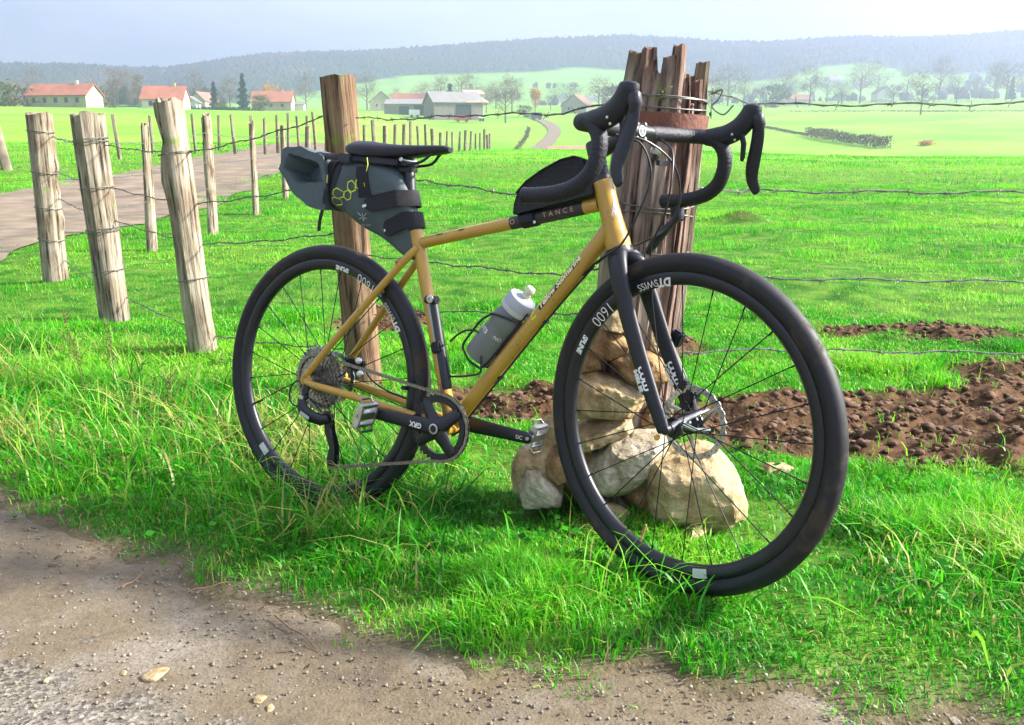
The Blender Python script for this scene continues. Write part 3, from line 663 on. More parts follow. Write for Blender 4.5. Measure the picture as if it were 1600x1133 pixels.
for s in (-1, 1):
    pts = spline(side_pts(DROP, s), 9); m_ = len(pts)
    rr = [(.0163 - .0006 * ((i % 3) / 2.0)) * (1.0 if i > 2 else .97) for i in range(m_)]
    b = MB(); b.tube(pts, rr, 16); b.build('bar_tape', TAPE, bars, fn=st)
    e = Vector(pts[-1]); t = (e - Vector(pts[-3])).normalized(); b = MB(); b.lathe([(.0165, -.001), (.0168, .003), (.013, .006), (.004, .007)], e, t, 18); b.build('bar_plug', BLACK, bars, fn=st)
    # hood and lever
    lv = empty('brake_lever'); lv.parent = bike
    hp = spline(side_pts([(.925, .203, .600), (.950, .206, .599), (.975, .208, .602), (1.000, .209, .612), (1.018, .2095, .627), (1.030, .210, .643), (1.036, .210, .654), (1.038, .210, .6615)], s), 4); m_ = len(hp)
    rr = [float(np.interp(i / (m_ - 1), [0, .15, .4, .65, .8, .93, 1], [.0165, .0205, .0215, .0205, .0205, .0165, .008])) for i in range(m_)]
    b = MB(); b.tube(hp, rr, 20, flat=(1.06, .80), up=(0, 1, 0)); b.build('hood', HOODM, lv, fn=st)
    b = MB(); b.tube(side_pts([(1.036, .210, .640), (1.046, .211, .632), (1.050, .212, .618), (1.047, .213, .604)], s), [.012, .0150, .0140, .009], 16, flat=(1.0, .85), up=(0, 1, 0)); b.build('lever_pivot', BLACK, lv, fn=st)
    bp = spline(side_pts([(1.046, .211, .632), (1.047, .214, .602), (1.040, .219, .568), (1.030, .225, .534), (1.026, .231, .508), (1.033, .235, .486), (1.039, .236, .478)], s), 5); m_ = len(bp)
    rr = [float(np.interp(i / (m_ - 1), [0, .2, .5, .75, .93, 1], [.013, .0150, .0165, .0130, .0100, .006])) for i in range(m_)]
    b = MB(); b.tube(bp, rr, 14, flat=(1.0, .42), up=(0, 1, 0)); b.build('lever_blade', MATTE, lv, fn=st)
    b = MB(); b.tube(side_pts([(1.012, .204, .606), (1.018, .206, .580), (1.015, .208, .552), (1.012, .210, .545)], s), [.006, .007, .006, .004], 10, flat=(1, .5), up=(0, 1, 0)); b.build('shift_paddle', BLACK, lv, fn=st)
    for q in ((.998, .600), (1.005, .588)): b = MB(); b.lathe([(.0026, 0), (.0028, .0015), (.0018, .002)], (q[0], s * .226 if s < 0 else .192, q[1]), (0, -1, 0), 10); b.build('bolt', SILVER, lv, fn=st)
# short clamp and arm below the far drop
b = MB(); b.tube([(.835, .229, .452), (.838, .229, .432), (.842, .228, .420)], [.016, .0165, .012], 14); b.tube([(.840, .226, .428), (.815, .222, .405), (.785, .217, .372), (.765, .214, .345)], [.011, .013, .0175, .010], 14, flat=(1, .7)); b.build('bar_end_mount', BLACK, bars, fn=st)
b = MB(); b.lathe([(.002, 0), (.011, .002), (.0135, .008), (.0125, .013), (.006, .018)], (.893, .062, .556), (.3, .1, .9), 18); b.build('bell', SILVER, bars, fn=st)
b = MB(); b.lathe([(.006, 0), (.0085, .002), (.0085, .010), (.004, .011)], (.893, .060, .545), (.3, .1, .9), 12); b.box((.895, .085, .540), (.010, .030, .010)); b.build('bell_base', BLACK, bars, fn=st)
# brake hoses and shift cable
def hose(pts, r=.0024, fn=None, mat=None): b = MB(); b.tube(spline(pts, 8), r, 8); b.build('brake_hose', mat or BLACK, bike, fn=fn)
S_ = lambda *p: st(p)
hose([S_(.898, .075, .588), S_(.945, .050, .560), S_(.963, .025, .50), S_(.945, .030, .43), S_(.905, .040, .365), S_(.905, .050, .30), S_(.94, .056, .19), S_(.99, .058, .09)])
hose([S_(.898, -.078, .588), S_(.935, -.02, .575), S_(.955, .045, .53), S_(.950, .075, .46), S_(.925, .068, .405), S_(.895, .030, .375), (.842, .035, .360), (.815, .028, .350), (.79, .012, .325)])
hose([S_(.898, -.070, .586), S_(.930, -.035, .57), S_(.945, -.02, .51), S_(.925, -.028, .44), S_(.885, -.036, .37), (.833, -.036, .340), (.80, -.020, .322), (.77, -.006, .300)])
hose([(.79, .006, .322), (.70, -.004, .216), (.58, -.004, .072), (.49, -.004, -.036), (.455, -.003, -.082), (.43, -.002, -.100)], .0026)
for t in (.12, .30): b = MB(); q = dd0 + ddir * t; nn = Vector((-ddir.z, 0, ddir.x)); b.box(q - nn * .020, (.010, .012, .008)); b.build('cable_guide', BLACK, frame)

# --- drivetrain
crank = empty('crankset'); crank.parent = bike
CA = R(174.16); cdir = Vector((math.cos(CA), 0, math.sin(CA)))
b = MB(); b.ring((BBX, BBZ), .0695, .0835, -.0485, -.0455, teeth=40, depth=.0045); b.ring((BBX, BBZ), .0615, .0755, -.0525, -.0453, 72); b.build('chainring', BLACK, crank, smooth=False)
for a0 in (35, 125, 215, 305):
    a = R(a0) ; e = Vector((math.cos(a), 0, math.sin(a))); b = MB(); b.tube([Vector((BBX, -.058, BBZ)) + e * .012, Vector((BBX, -.055, BBZ)) + e * .045, Vector((BBX, -.050, BBZ)) + e * .071], [.021, .0155, .0135], 12, flat=(1, .5), up=(0, 1, 0)); b.build('spider_arm', BLACK, crank)
    b = MB(); b.lathe([(.0052, 0), (.0052, .004), (.003, .0045)], (BBX + e.x * .070, -.052, BBZ + e.z * .070), (0, -1, 0), 12); b.build('bolt', BLACK, crank)
for s in (-1, 1):
    c0 = Vector((BBX, s * .0625, BBZ)); dd_ = cdir if s < 0 else -cdir
    pts = [c0 - dd_ * .014, c0, c0 + dd_ * .03, c0 + dd_ * .09 + Vector((0, s * .006, 0)), c0 + dd_ * .158 + Vector((0, s * .014, 0)), c0 + dd_ * .1745 + Vector((0, s * .015, 0)), c0 + dd_ * .183 + Vector((0, s * .015, 0))]
    b = MB(); b.tube(pts, [.012, .0205, .0195, .0165, .0150, .0145, .0075], 18, flat=[(1, .42), (1, .42), (1, .40), (1, .40), (1, .42), (1, .42), (1, .42)], up=(0, 1, 0)); arm = b.build('crank_arm', BLACK, crank)
    if s < 0:
        nn = Vector((cdir.z, 0, -cdir.x)) * -1
        decal('lettering', 'GRX', .0175, lambda x, y: tuple(c0 + cdir * (.052 - x * -1) + Vector((0, 0, -1)) * y * 1 + Vector((0, -.0105 - .0006, .004))), PRINT, arm, bold=.0006, shear=.2, sub=1)
        b = MB(); b.lathe([(.0115, 0), (.0125, .001), (.0125, .003), (.0092, .0035), (.0088, .001)], c0 + Vector((0, -.0075, 0)), (0, -1, 0), 24); b.build('axle_ring', SILVER, arm)
        b = MB(); b.lathe([(.0092, 0), (.0092, .0021)], c0 + Vector((0, -.0075, 0)), (0, -1, 0), 24); b.build('axle_cap', BLACK, arm)
    else:
        b = MB(); q = c0 + dd_ * .1745; b.lathe([(.0042, 0), (.0042, .002)], q + Vector((0, .0085, 0)), (0, -1, 0), 12); b.build('spindle_end', SILVER, arm)
        decal('lettering', 'DC', .013, lambda x, y: tuple(c0 + dd_ * (.156 + x) + Vector((0, .0085 - .0085, .0 + y - .004)) + Vector((0, -.0005, 0))), PRINT, arm, sub=1)
    # pedal
    pd = empty('pedal'); pd.parent = bike
    pc = c0 + dd_ * .1725 + Vector((0, s * .055, 0))
    b = MB(); b.tube([c0 + dd_ * .1725 + Vector((0, s * .018, 0)), pc + Vector((0, s * .03, 0))], [.0075, .006], 12); b.build('pedal_axle', SILVER, pd)
    rp_ = Matrix.Rotation(R(-70), 3, 'Y'); 
    b = MB()
    for yy in (-.026, .026): b.box(pc + Vector((0, yy, 0)), (.052, .008, .020), rp_)
    for xx in (-.026, .026): b.box(pc + rp_ @ Vector((xx, 0, 0)), (.009, .060, .016), rp_)
    b.box(pc, (.020, .050, .018), rp_); b.build('pedal_cage', SILVER, pd, bevel=.002)
    b = MB(); b.tube([pc + rp_ @ Vector((.03, -.02, .006)), pc + rp_ @ Vector((.036, -.018, .016)), pc + rp_ @ Vector((.036, .018, .016)), pc + rp_ @ Vector((.03, .02, .006))], .003, 8); b.build('pedal_clip', STEEL, pd); b = MB(); b.tube([pc + rp_ @ Vector((-.028, -.024, -.006)), pc + rp_ @ Vector((-.036, -.02, -.016)), pc + rp_ @ Vector((-.036, .02, -.016)), pc + rp_ @ Vector((-.028, .024, -.006))], .003, 8); b.build('pedal_clip', STEEL, pd)
# cassette
cs = empty('cassette'); cs.parent = bike
TEETH = [11, 13, 15, 17, 19, 21, 24, 28, 32, 37, 42]
for i, t in enumerate(TEETH):
    r_ = t * .0127 / (2 * math.pi); y = -.0555 + i * .0037
    b = MB(); b.ring((0, 0), max(.014, r_ - .012), r_ + .0025, y - .0008, y + .0008, teeth=t, depth=.0042)
    if i > 5:
        for k in range(5): a = 2 * math.pi * k / 5 + i; e = Vector((math.cos(a), 0, math.sin(a))); b.tube([Vector((0, y, 0)) + e * .014, Vector((0, y, 0)) + e * (r_ - .009)], .004, 6, flat=(1, .2), up=(0, 1, 0))
    b.build('sprocket', DARKSTEEL, cs, smooth=False)
b = MB(); b.lathe([(.013, -.064), (.0165, -.062), (.0165, -.055), (.015, -.017)], (0, 0, 0), (0, 1, 0), 20); b.build('freehub', DARKSTEEL, cs)
# derailleur
rd = empty('rear_derailleur'); rd.parent = bike
PU, PLW = Vector((.052, -.040, -.100)), Vector((.080, -.042, -.205))
b = MB(); b.box((.004, -.071, -.030), (.022, .006, .040), Matrix.Rotation(R(12), 3, 'Y')); b.lathe([(.0095, 0), (.0095, .012), (.006, .0135)], (.006, -.072, -.045), (0, -1, 0), 16); b.build('hanger', BLACK, rd, bevel=.002)
b = MB(); b.tube([(.000, -.082, -.050), (.010, -.086, -.075), (.034, -.080, -.092), (.058, -.066, -.100), (.072, -.058, -.098)], [.012, .0165, .0165, .016, .010], 14, flat=(1, .7)); b.build('knuckle', BLACK, rd)
b = MB(); b.box((.028, -.0975, -.088), (.034, .002, .008), Matrix.Rotation(R(22), 3, 'Y')); b.build('maker_mark', GREYPRINT, rd)
b = MB(); b.lathe([(.003, 0), (.0062, .001), (.0062, .004), (.003, .0045)], (.006, -.085, -.045), (0, -1, 0), 14); b.build('bolt', SILVER, rd)
for yy in (-.050, -.032):
    b = MB(); b.tube([PU + Vector((.006, yy + .041, .012)), PU + Vector((.012, yy + .041, -.03)), PLW + Vector((.002, yy + .041, .035)), PLW + Vector((0, yy + .041, 0)), PLW + Vector((-.006, yy + .041, -.014))], [.010, .0105, .009, .014, .007], 12, flat=(1, .14), up=(0, 1, 0)); b.build('pulley_cage', BLACK, rd)
for c in (PU, PLW): b = MB(); b.ring((c.x, c.z), .004, .0215, c.y - .0015, c.y + .0015, teeth=13, depth=.0045); b.build('pulley', BLACK, rd, smooth=False)
b = MB(); b.tube(spline([(.0, -.068, -.010), (-.034, -.066, -.006), (-.058, -.066, -.030), (-.052, -.072, -.060), (-.022, -.080, -.070), (.0, -.084, -.062)], 6), .0024, 8); b.build('shift_cable', BLACK, rd)
# chain
cpts = []
SR = .064; SY = -.0300
def arc(c, r_, a0, a1, y, n): return [(c[0] + r_ * math.cos(a), y, c[1] + r_ * math.sin(a)) for a in np.linspace(R(a0), R(a1), n)]
path = arc((0, 0), SR, 250, 92, SY, 14)[0:] + arc((BBX, BBZ), .081, 88, -95, -.047, 22) + arc((PLW.x, PLW.z), .019, -85, -250, -.042, 7) + arc((PU.x, PU.z), .019, -60, 150, -.040, 7)
path = [np.array(p) for p in path]; path.append(path[0])
seg = [np.linalg.norm(path[i + 1] - path[i]) for i in range(len(path) - 1)]; cum = np.concatenate([[0], np.cumsum(seg)]); tot = cum[-1]; nl = int(round(tot / .0127)); b = MB()
def cp(s): s = s % tot; i = min(np.searchsorted(cum, s, 'right') - 1, len(path) - 2); f = (s - cum[i]) / max(seg[i], 1e-9); return Vector(path[i] * (1 - f) + path[i + 1] * f)
for k in range(nl):
    a_, c_ = cp(k * tot / nl), cp((k + 1) * tot / nl); m_ = (a_ + c_) / 2; t = (c_ - a_).normalized(); u = t.cross(Vector((0, 1, 0))).normalized(); w_ = .0034 if k % 2 else .0024
    for sy in (-w_, w_):
        o_ = m_ + Vector((0, sy, 0)); P = [(-.0098, 0), (-.0070, .0042), (-.002, .0034), (.002, .0034), (.0070, .0042), (.0098, 0), (.0070, -.0042), (.002, -.0034), (-.002, -.0034), (-.0070, -.0042)]
        b.add([o_ + t * x + u * y + Vector((0, e * .0006, 0)) for e in (-1, 1) for x, y in P], [tuple(range(10)), tuple(range(19, 9, -1))] + [(j, (j + 1) % 10, (j + 1) % 10 + 10, j + 10) for j in range(10)])
    b.tube([a_ - Vector((0, .0042, 0)), a_ + Vector((0, .0042, 0))], .0024, 8)
ch = b.build('chain', STEEL, bike, smooth=False)
# rear brake
b = MB(); b.box((.062, .046, .040), (.046, .024, .026), Matrix.Rotation(R(14), 3, 'Y')); b.box((.086, .046, .036), (.020, .020, .034), Matrix.Rotation(R(14), 3, 'Y')); rb = b.build('rear_brake_caliper', BLACK, bike, bevel=.004)
for q in ((.090, .032, .052), (.096, .032, .018)): b = MB(); b.lathe([(.005, 0), (.009, .002), (.009, .010), (.005, .012)], q, (.6, -.6, .1), 14); b.build('fitting', SILVER, rb)
hose([(.095, .046, .040), (.12, .050, .005), (.17, .050, -.018), (.24, .044, -.030), (.30, .038, -.036)], .0024)
b = MB(); b.box((.315, -.006, .014), (.030, .028, .018), Matrix.Rotation(R(-12), 3, 'Y')); b.box((.290, -.006, .004), (.020, .036, .010)); b.build('mudguard_mount', BLACK, bike, bevel=.003)
# bottle cage
cg = empty('bottle_cage'); cg.parent = bike
dn = Vector((-ddir.z, 0, ddir.x)); B0 = Vector((BBX, 0, BBZ)) + ddir * .185 + dn * .0575
def bp_(al, up_, y): return Vector((BBX, 0, BBZ)) + ddir * al + dn * up_ + Vector((0, y, 0))
def rounded(pts, k=.25):
    P = [Vector(p) for p in pts]; out = [P[0]]
    for i in range(1, len(P) - 1):
        a, c, d = P[i - 1], P[i], P[i + 1]
        for t in (0, .25, .5, .75, 1): p0, p1 = c.lerp(a, k * (1 - t)) , c.lerp(d, k * t); out.append((c + (a - c) * k * (1 - t) ** 2 + (d - c) * k * t ** 2))
    return out + [P[-1]]
for s in (-1, 1):
    b = MB(); b.tube(rounded([bp_(.350, .024, s * .008), bp_(.170, .024, s * .012), bp_(.163, .060, s * .022), bp_(.176, .100, s * .024), bp_(.262, .098, s * .030), bp_(.300, .080, s * .0385), bp_(.315, .050, s * .0405), bp_(.322, .026, s * .022)]), .0029, 8); b.build('cage_wire', BLACK, cg)
b = MB()

b = MB(); b.box(bp_(.27, .022, 0), (.012, .020, .10), Matrix.Rotation(R(40.2), 3, 'Y')); b.build('cage_spine', BLACK, cg, bevel=.002)
# second wire cage on the seat tube
def sp_(al, up_, y): return SEAT0 + SEATD * al + Vector((SEATD.z, 0, -SEATD.x)) * up_ + Vector((0, y, 0))
b = MB(); b.tube(rounded([(.428, -.020, .130), (.450, -.028, .146), (.478, -.030, .161), (.508, -.028, .163), (.530, -.026, .140), (.524, -.028, .105), (.528, -.030, .064), (.505, -.030, .056), (.440, -.026, .046), (.424, -.020, .050)], .4), .0026, 8); b.build('cage_wire', BLACK, cg)
b = MB(); b.tube(rounded([sp_(.128, .018, 0), sp_(.20, .020, 0), sp_(.30, .020, 0)]), .006, 8, flat=(1, .4)); b.build('cage_spine', BLACK, cg)
# bracket of the pump
b = MB(); b.tube([sp_(.300, .018, -.022), sp_(.245, .018, -.022), sp_(.19, .018, -.022), sp_(.125, .018, -.022)], [.009, .0075, .0085, .009], 12, flat=(1, .35), up=(0, 1, 0)); b.build('pump_bracket', GREYPRINT, cg)

# ------------------------------------------------------------------ things carried on the bicycle
def carried(name, label, cat):
    e = empty(name); e.matrix_world = BIKE_M.copy(); return tag(e, label, cat)
# water bottle
bo = carried('water_bottle', 'smoky grey translucent sports bottle in the cage on the down tube', 'bottle')
bm_ = simple('smoky_plastic', (.20, .21, .22), .35)
bm_.node_tree.nodes['Principled BSDF'].inputs['Transmission Weight'].default_value = .35
GRP = simple('grey_cap', (.36, .38, .44), .45); VAL = simple('pale_valve', (.62, .62, .50), .4)
o_ = bp_(.178, .0600, 0)
b = MB(); b.lathe([(.026, 0), (.034, .002), (.0362, .010), (.0365, .065), (.0345, .078), (.0330, .090), (.0345, .102), (.0365, .112), (.0350, .128), (.0300, .143), (.0285, .150)], o_, ddir, 30); body = b.build('body', bm_, bo)
b = MB(); b.lathe([(.0330, .148), (.0365, .150), (.0368, .160), (.0345, .162)], o_, ddir, 30); b.build('collar', simple('clear_collar', (.45, .46, .44), .3), bo)
b = MB(); b.lathe([(.034, .161), (.0362, .163), (.0362, .178), (.0335, .186), (.020, .190), (.012, .192)], o_, ddir, 30); cp_ = b.build('cap', GRP, bo)
b = MB(); b.lathe([(.0105, .190), (.0105, .200), (.0075, .201), (.0075, .207), (.0120, .208), (.0125, .214), (.0095, .219)], o_, ddir, 18); b.build('valve', VAL, cp_)
def on_bottle(al, ang):
    def mpp(x, y):
        a = R(ang) + x / .0368; return tuple(o_ + ddir * (al + y) + (Vector((0, -1, 0)) * math.cos(a) + dn * -math.sin(a)) * .0370)
    return mpp
decal('lettering', 'CUTS', .0145, on_bottle(.073, -34), PRINT, body, sub=1, space=1.1, bold=.0004); decal('lettering', 'NO', .013, on_bottle(.077, 42), PRINT, body, sub=1); decal('lettering', 'camelback'[:0] + 'since', .006, on_bottle(.048, -30), GREYPRINT, body, sub=0)
# pump
pu = carried('hand_pump', 'slim black hand pump with silver end beside the seat tube', 'pump')
q0, q1 = sp_(.300, .036, -.030), sp_(.085, .030, -.030); pdv = (q1 - q0).normalized()
b = MB(); b.lathe([(.008, 0), (.0105, .003), (.0105, .110), (.0122, .112), (.0122, .200), (.0105, .213)], q0, pdv, 18); b.build('barrel', BLACK, pu)
b = MB(); b.tube([q0 + Vector((-.020, -.002, .004)), q0 + Vector((.012, -.002, .004))], .010, 14); b.build('head', BLACK, pu)
b = MB(); b.lathe([(.0085, 0), (.0095, .002), (.0095, .006), (.0040, .007), (.0035, .003)], q0 + Vector((.0, -.010, .006)), (0, -1, 0), 18); b.build('nozzle', SILVER, pu)
b = MB(); b.box((q0 + q1) / 2 + Vector((-.004, -.006, -.004)), (.030, .022, .028), Matrix.Rotation(R(-15.6), 3, 'Y')); b.build('strap', WEBBING, pu, bevel=.004)
# top tube bag
tb = carried('top_tube_bag', 'small black wedge bag strapped on the top tube behind the stem', 'bag')
op = [(.592, .430), (.594, .455), (.602, .480), (.625, .505), (.665, .530), (.710, .550), (.742, .556), (.764, .548), (.786, .505), (.796, .474)]
b = MB(); n = len(op); P = []
for yy, k in ((-.024, .93), (-.027, 1.0), (0, 1.01), (.027, 1.0), (.024, .93)):
    for x, z in op: P.append((.70 + (x - .70) * k, yy, .47 + (z - .47) * k))
b.add(P, [(i * n + j, i * n + (j + 1) % n, (i + 1) * n + (j + 1) % n, (i + 1) * n + j) for i in range(4) for j in range(n)] + [tuple(range(n)), tuple(range(5 * n - 1, 4 * n - 1, -1))]); b.build('body', FABRIC, tb, bevel=.003)
b = MB(); pp = [(.600, .478), (.625, .503), (.665, .527), (.710, .547), (.744, .553)]; b.tube([(x, -.0275, z) for x, z in pp], .0022, 8); b.build('zip', WEBBING, tb)
q = t0 + tdir * .312; b = MB(); b.tube([q + tdir * -.019, q + tdir * .019], .0185, 20); b.box(q + Vector((0, -.019, 0)) , (.036, .008, .016), Matrix.Rotation(R(-10.6), 3, 'Y')); b.build('strap', WEBBING, tb)
b = MB(); b.lathe([(.003, 0), (.004, .001), (.003, .002)], q + tdir * .022 + Vector((0, -.018, -.012)), (0, -1, 0), 8); b.build('stud', SILVER, tb)
# saddle bag
sb = carried('saddle_bag', 'slate grey roll top saddle bag with neon honeycomb print under the saddle', 'bag')
SEC = [((.300, .322), (.312, .334), .008), ((.262, .334), (.300, .410), .016), ((.205, .364), (.278, .492), .034), ((.145, .396), (.235, .546), .056), ((.095, .425), (.165, .566), .066), ((.060, .443), (.105, .572), .067), ((.045, .452), (.070, .567), .060), ((.030, .450), (.045, .568), .058), ((.010, .450), (.012, .575), .050), ((-.020, .460), (-.018, .570), .030), ((-.040, .475), (-.038, .560), .022), ((-.055, .495), (-.053, .545), .012)]
SECI = spline([(a[0], a[1], c[0], c[1], w) for a, c, w in SEC], 3); n = 28
def bag_pt(i, a, infl=0.0):
    lx, lz, ux, uz, w = SECI[i]; c, s = math.cos(a), math.sin(a); cx_, cz_ = (lx + ux) / 2, (lz + uz) / 2; hx, hz = (ux - lx) / 2, (uz - lz) / 2
    cc = math.copysign(abs(c) ** .62, c); ss = math.copysign(abs(s) ** .62, s)
    hl = math.hypot(hx, hz); k = 1 + infl / max(hl, .01)
    y = (w + infl) * cc * (.62 + .38 * (.5 + .5 * ss) if i < 14 else 1.0); x = cx_ + hx * ss * k; z = cz_ + hz * ss * k
    # wrinkles and the folded dent in the roll
    y += .004 * math.sin(31 * x + 17 * z) * math.sin(23 * z + 4) ; z += .003 * math.sin(40 * x + 9 * y)
    if x < .02:
        z += .004 * math.sin(55 * x) * (1 if s > 0 else .4)
    return (x, y, z)
P = [bag_pt(i, 2 * math.pi * j / n) for i in range(len(SECI)) for j in range(n)]
b = MB(); b.add(P, [(i * n + j, i * n + (j + 1) % n, (i + 1) * n + (j + 1) % n, (i + 1) * n + j) for i in range(len(SECI) - 1) for j in range(n)] + [tuple(range(n)), tuple((len(SECI) - 1) * n + j for j in range(n))]); b.build('body', SLATE, sb, angle=70)
def bag_side(x, z, off=.0015):
    """point on the drive side of the bag at (x, z)"""
    k = np.argsort((_BS[:, 0] - x) ** 2 + (_BS[:, 2] - z) ** 2)[:4]; w = 1 / ((_BS[k, 0] - x) ** 2 + (_BS[k, 2] - z) ** 2 + 1e-7); w /= w.sum()
    return (x, float((_BS[k, 1] * w).sum()) - off, z)
_BS = np.array([bag_pt(i, math.pi / 2 + math.pi * k / 60) for i in range(1, len(SECI) - 1) for k in range(61)])
def strip(name, quad, mat, par, nu=8, nv=3, off=.0035):
    """cloth band on the drive side between four (x,z) corners"""
    b = MB(); P = []; (a0, a1, a2, a3) = [np.array(q) for q in quad]
    for i in range(nu + 1):
        for j in range(nv + 1):
            u, v = i / nu, j / nv; q = (a0 * (1 - u) + a1 * u) * (1 - v) + (a3 * (1 - u) + a2 * u) * v; P.append(bag_side(q[0], q[1], off))
    m_ = nv + 1; P2 = [(x, y + .003, z) for x, y, z in P]; N_ = len(P)
    F = [(i * m_ + j, (i + 1) * m_ + j, (i + 1) * m_ + j + 1, i * m_ + j + 1) for i in range(nu) for j in range(nv)]; F += [tuple(k + N_ for k in f[::-1]) for f in F]
    ed = [i * m_ for i in range(nu + 1)] + [nu * m_ + j for j in range(1, nv + 1)] + [i * m_ + nv for i in range(nu - 1, -1, -1)] + [j for j in range(nv - 1, 0, -1)]
    F += [(ed[k], ed[(k + 1) % len(ed)], ed[(k + 1) % len(ed)] + N_, ed[k] + N_) for k in range(len(ed))]
    b.add(P + P2, F); return b.build(name, mat, par)
def seat_loop(al, hgt, ):
    c = SEAT0 + SEATD * al; b = MB(); b.tube([c - SEATD * hgt / 2, c - SEATD * hgt * .45, c + SEATD * hgt * .45, c + SEATD * hgt / 2], [.0195, .0215, .0215, .0195], 20, flat=(1.1, 1)); return b
def wrap_band(al, x0, z0, hgt):
    """wide strap from a point on the bag side round the front of the seatpost and back"""
    c = SEAT0 + SEATD * al; L = []
    n_ = 7
    for i in range(n_ + 1): f = i / n_; x = x0 + (c.x - .012 - x0) * f; z = z0 + (c.z - z0) * f; q = bag_side(min(x, .285), min(z, .53), .0045); yy = q[1] * (1 - sstep(.55, 1, f)) + min(q[1], -.021) * sstep(.55, 1, f); L.append((x, float(yy), z))
    L += [(c.x + .012, -.0185, c.z + .001), (c.x + .020, -.009, c.z + .002), (c.x + .0215, 0, c.z + .002)]
    L = L + [(x, -y, z) for x, y, z in L[-2::-1]]
    U = SEATD * (hgt / 2); P = []; m_ = len(L)
    for i, q in enumerate(L):
        q = Vector(q); t = (Vector(L[min(i + 1, m_ - 1)]) - Vector(L[max(i - 1, 0)])).normalized(); nn = t.cross(SEATD).normalized()
        k = .55 if i in (0, m_ - 1) else 1.0
        for sg, off in ((-1, 0), (1, 0), (1, .003), (-1, .003)): P.append(q + U * sg * k + nn * off)
    b = MB(); b.add(P, [(i * 4 + j, i * 4 + (j + 1) % 4, (i + 1) * 4 + (j + 1) % 4, (i + 1) * 4 + j) for i in range(m_ - 1) for j in range(4)] + [(3, 2, 1, 0), tuple((m_ - 1) * 4 + j for j in range(4))]); return b.build('strap', WEBBING, sb, angle=50)
wrap_band(.566, .168, .452, .040); wrap_band(.512, .215, .392, .040)
for (x, z) in ((.166, .450), (.222, .392)): b = MB(); p = bag_side(x, z, .0065); b.box(p, (.013, .002, .006), Matrix.Rotation(R(-14), 3, 'Y')); b.build('tab', PRINT, sb)
strip('buckle_strap', [(.150, .470), (.186, .470), (.180, .545), (.148, .545)], WEBBING, sb, 4, 4); strip('side_panel', [(.052, .452), (.088, .500), (.110, .566), (.052, .566)], WEBBING, sb, 5, 5, .002)
# rolled closure: hollow roll whose axis lies across the bag
OUT = [(-.115, .544), (-.100, .600), (-.040, .601), (.046, .572), (.062, .485), (.052, .438), (.012, .441), (-.052, .474)]
MOU = [(-.092, .548), (-.076, .583), (.030, .556), (.046, .508), (-.042, .508)]
def ringpts(poly, n_, y, wob=0.0, sc=1.0, cx=-.025, cz=.525):
    P = [np.array(p) for p in poly]; Ls = [np.linalg.norm(P[(i + 1) % len(P)] - P[i]) for i in range(len(P))]; T_ = sum(Ls); out = []
    for k in range(n_):
        s_ = T_ * k / n_; i = 0
        while s_ > Ls[i]: s_ -= Ls[i]; i += 1
        q = P[i] + (P[(i + 1) % len(P)] - P[i]) * s_ / Ls[i]; out.append((cx + (q[0] - cx) * sc + wob * math.sin(k * 1.3), y + wob * math.sin(k * 2.1), cz + (q[1] - cz) * sc + wob * math.cos(k * 1.7)))
    return out
nn_ = 32; rings = [ringpts(OUT, nn_, .078, .002, .80), ringpts(OUT, nn_, .070, .002, .94), ringpts(OUT, nn_, .02, .003, .97), ringpts(OUT, nn_, -.035, .0025, .95), ringpts(OUT, nn_, -.072, .0015, 1.0), ringpts(MOU, nn_, -.074, .0010, 1.04), ringpts(MOU, nn_, -.066, .001, .96), ringpts(MOU, nn_, -.030, .002, .72), ringpts(MOU, nn_, .0, .002, .30)]
b = MB(); b.add([p for r_ in rings for p in r_], [(i * nn_ + j, i * nn_ + (j + 1) % nn_, (i + 1) * nn_ + (j + 1) % nn_, (i + 1) * nn_ + j) for i in range(len(rings) - 1) for j in range(nn_)] + [tuple(range(nn_)), tuple((len(rings) - 1) * nn_ + j for j in range(nn_))]); b.build('roll_closure', SLATE, sb, angle=26)
# cinch band and top straps
i0 = [i for i, q in enumerate(SECI) if q[0] < .047][0]
b = MB(); P = [bag_pt(i, 2 * math.pi * j / n, .004) for i in range(i0 - 1, i0 + 5) for j in range(n)]; b.add(P, [(i * n + j, i * n + (j + 1) % n, (i + 1) * n + (j + 1) % n, (i + 1) * n + j) for i in range(5) for j in range(n)]); b.build('cinch_band', WEBBING, sb)
for s in (-1, 1):
    b = MB(); b.tube(spline([(.255, s * .03, .556), (.20, s * .052, .560), (.14, s * .060, .568), (.08, s * .062, .571), (.03, s * .056, .576), (.005, s * .052, .580)], 4), .011, 10, flat=(1, .3), up=(0, s * .8, .6)); b.build('rail_strap', WEBBING, sb)
    b = MB(); b.box((.115, s * .066, .566), (.046, .012, .022), Matrix.Rotation(R(8), 3, 'Y')); b.build('buckle', BLACK, sb, bevel=.004)
    b = MB(); b.box((.028, s * .062, .572), (.040, .012, .016), Matrix.Rotation(R(18), 3, 'Y')); b.build('buckle', BLACK, sb, bevel=.003)
b = MB(); b.box((.016, -.069, .566), (.016, .003, .012), Matrix.Rotation(R(18), 3, 'Y')); b.build('tab', PRINT, sb)
b = MB(); b.tube(spline([(.062, -.070, .520), (.055, -.072, .480), (.045, -.070, .44), (.035, -.068, .41), (.033, -.068, .385)], 5), .006, 8, flat=(1, .3)); b.build('strap_tail', WEBBING, sb)
for pts in ([(.185, -.064, .565), (.190, -.066, .548), (.186, -.066, .532)], [(.062, -.073, .525), (.062, -.074, .505)], [(.046, -.070, .520), (.046, -.071, .502)]): b = MB(); b.tube(pts, .0012, 6); b.build('neon_cord', NEON, sb)
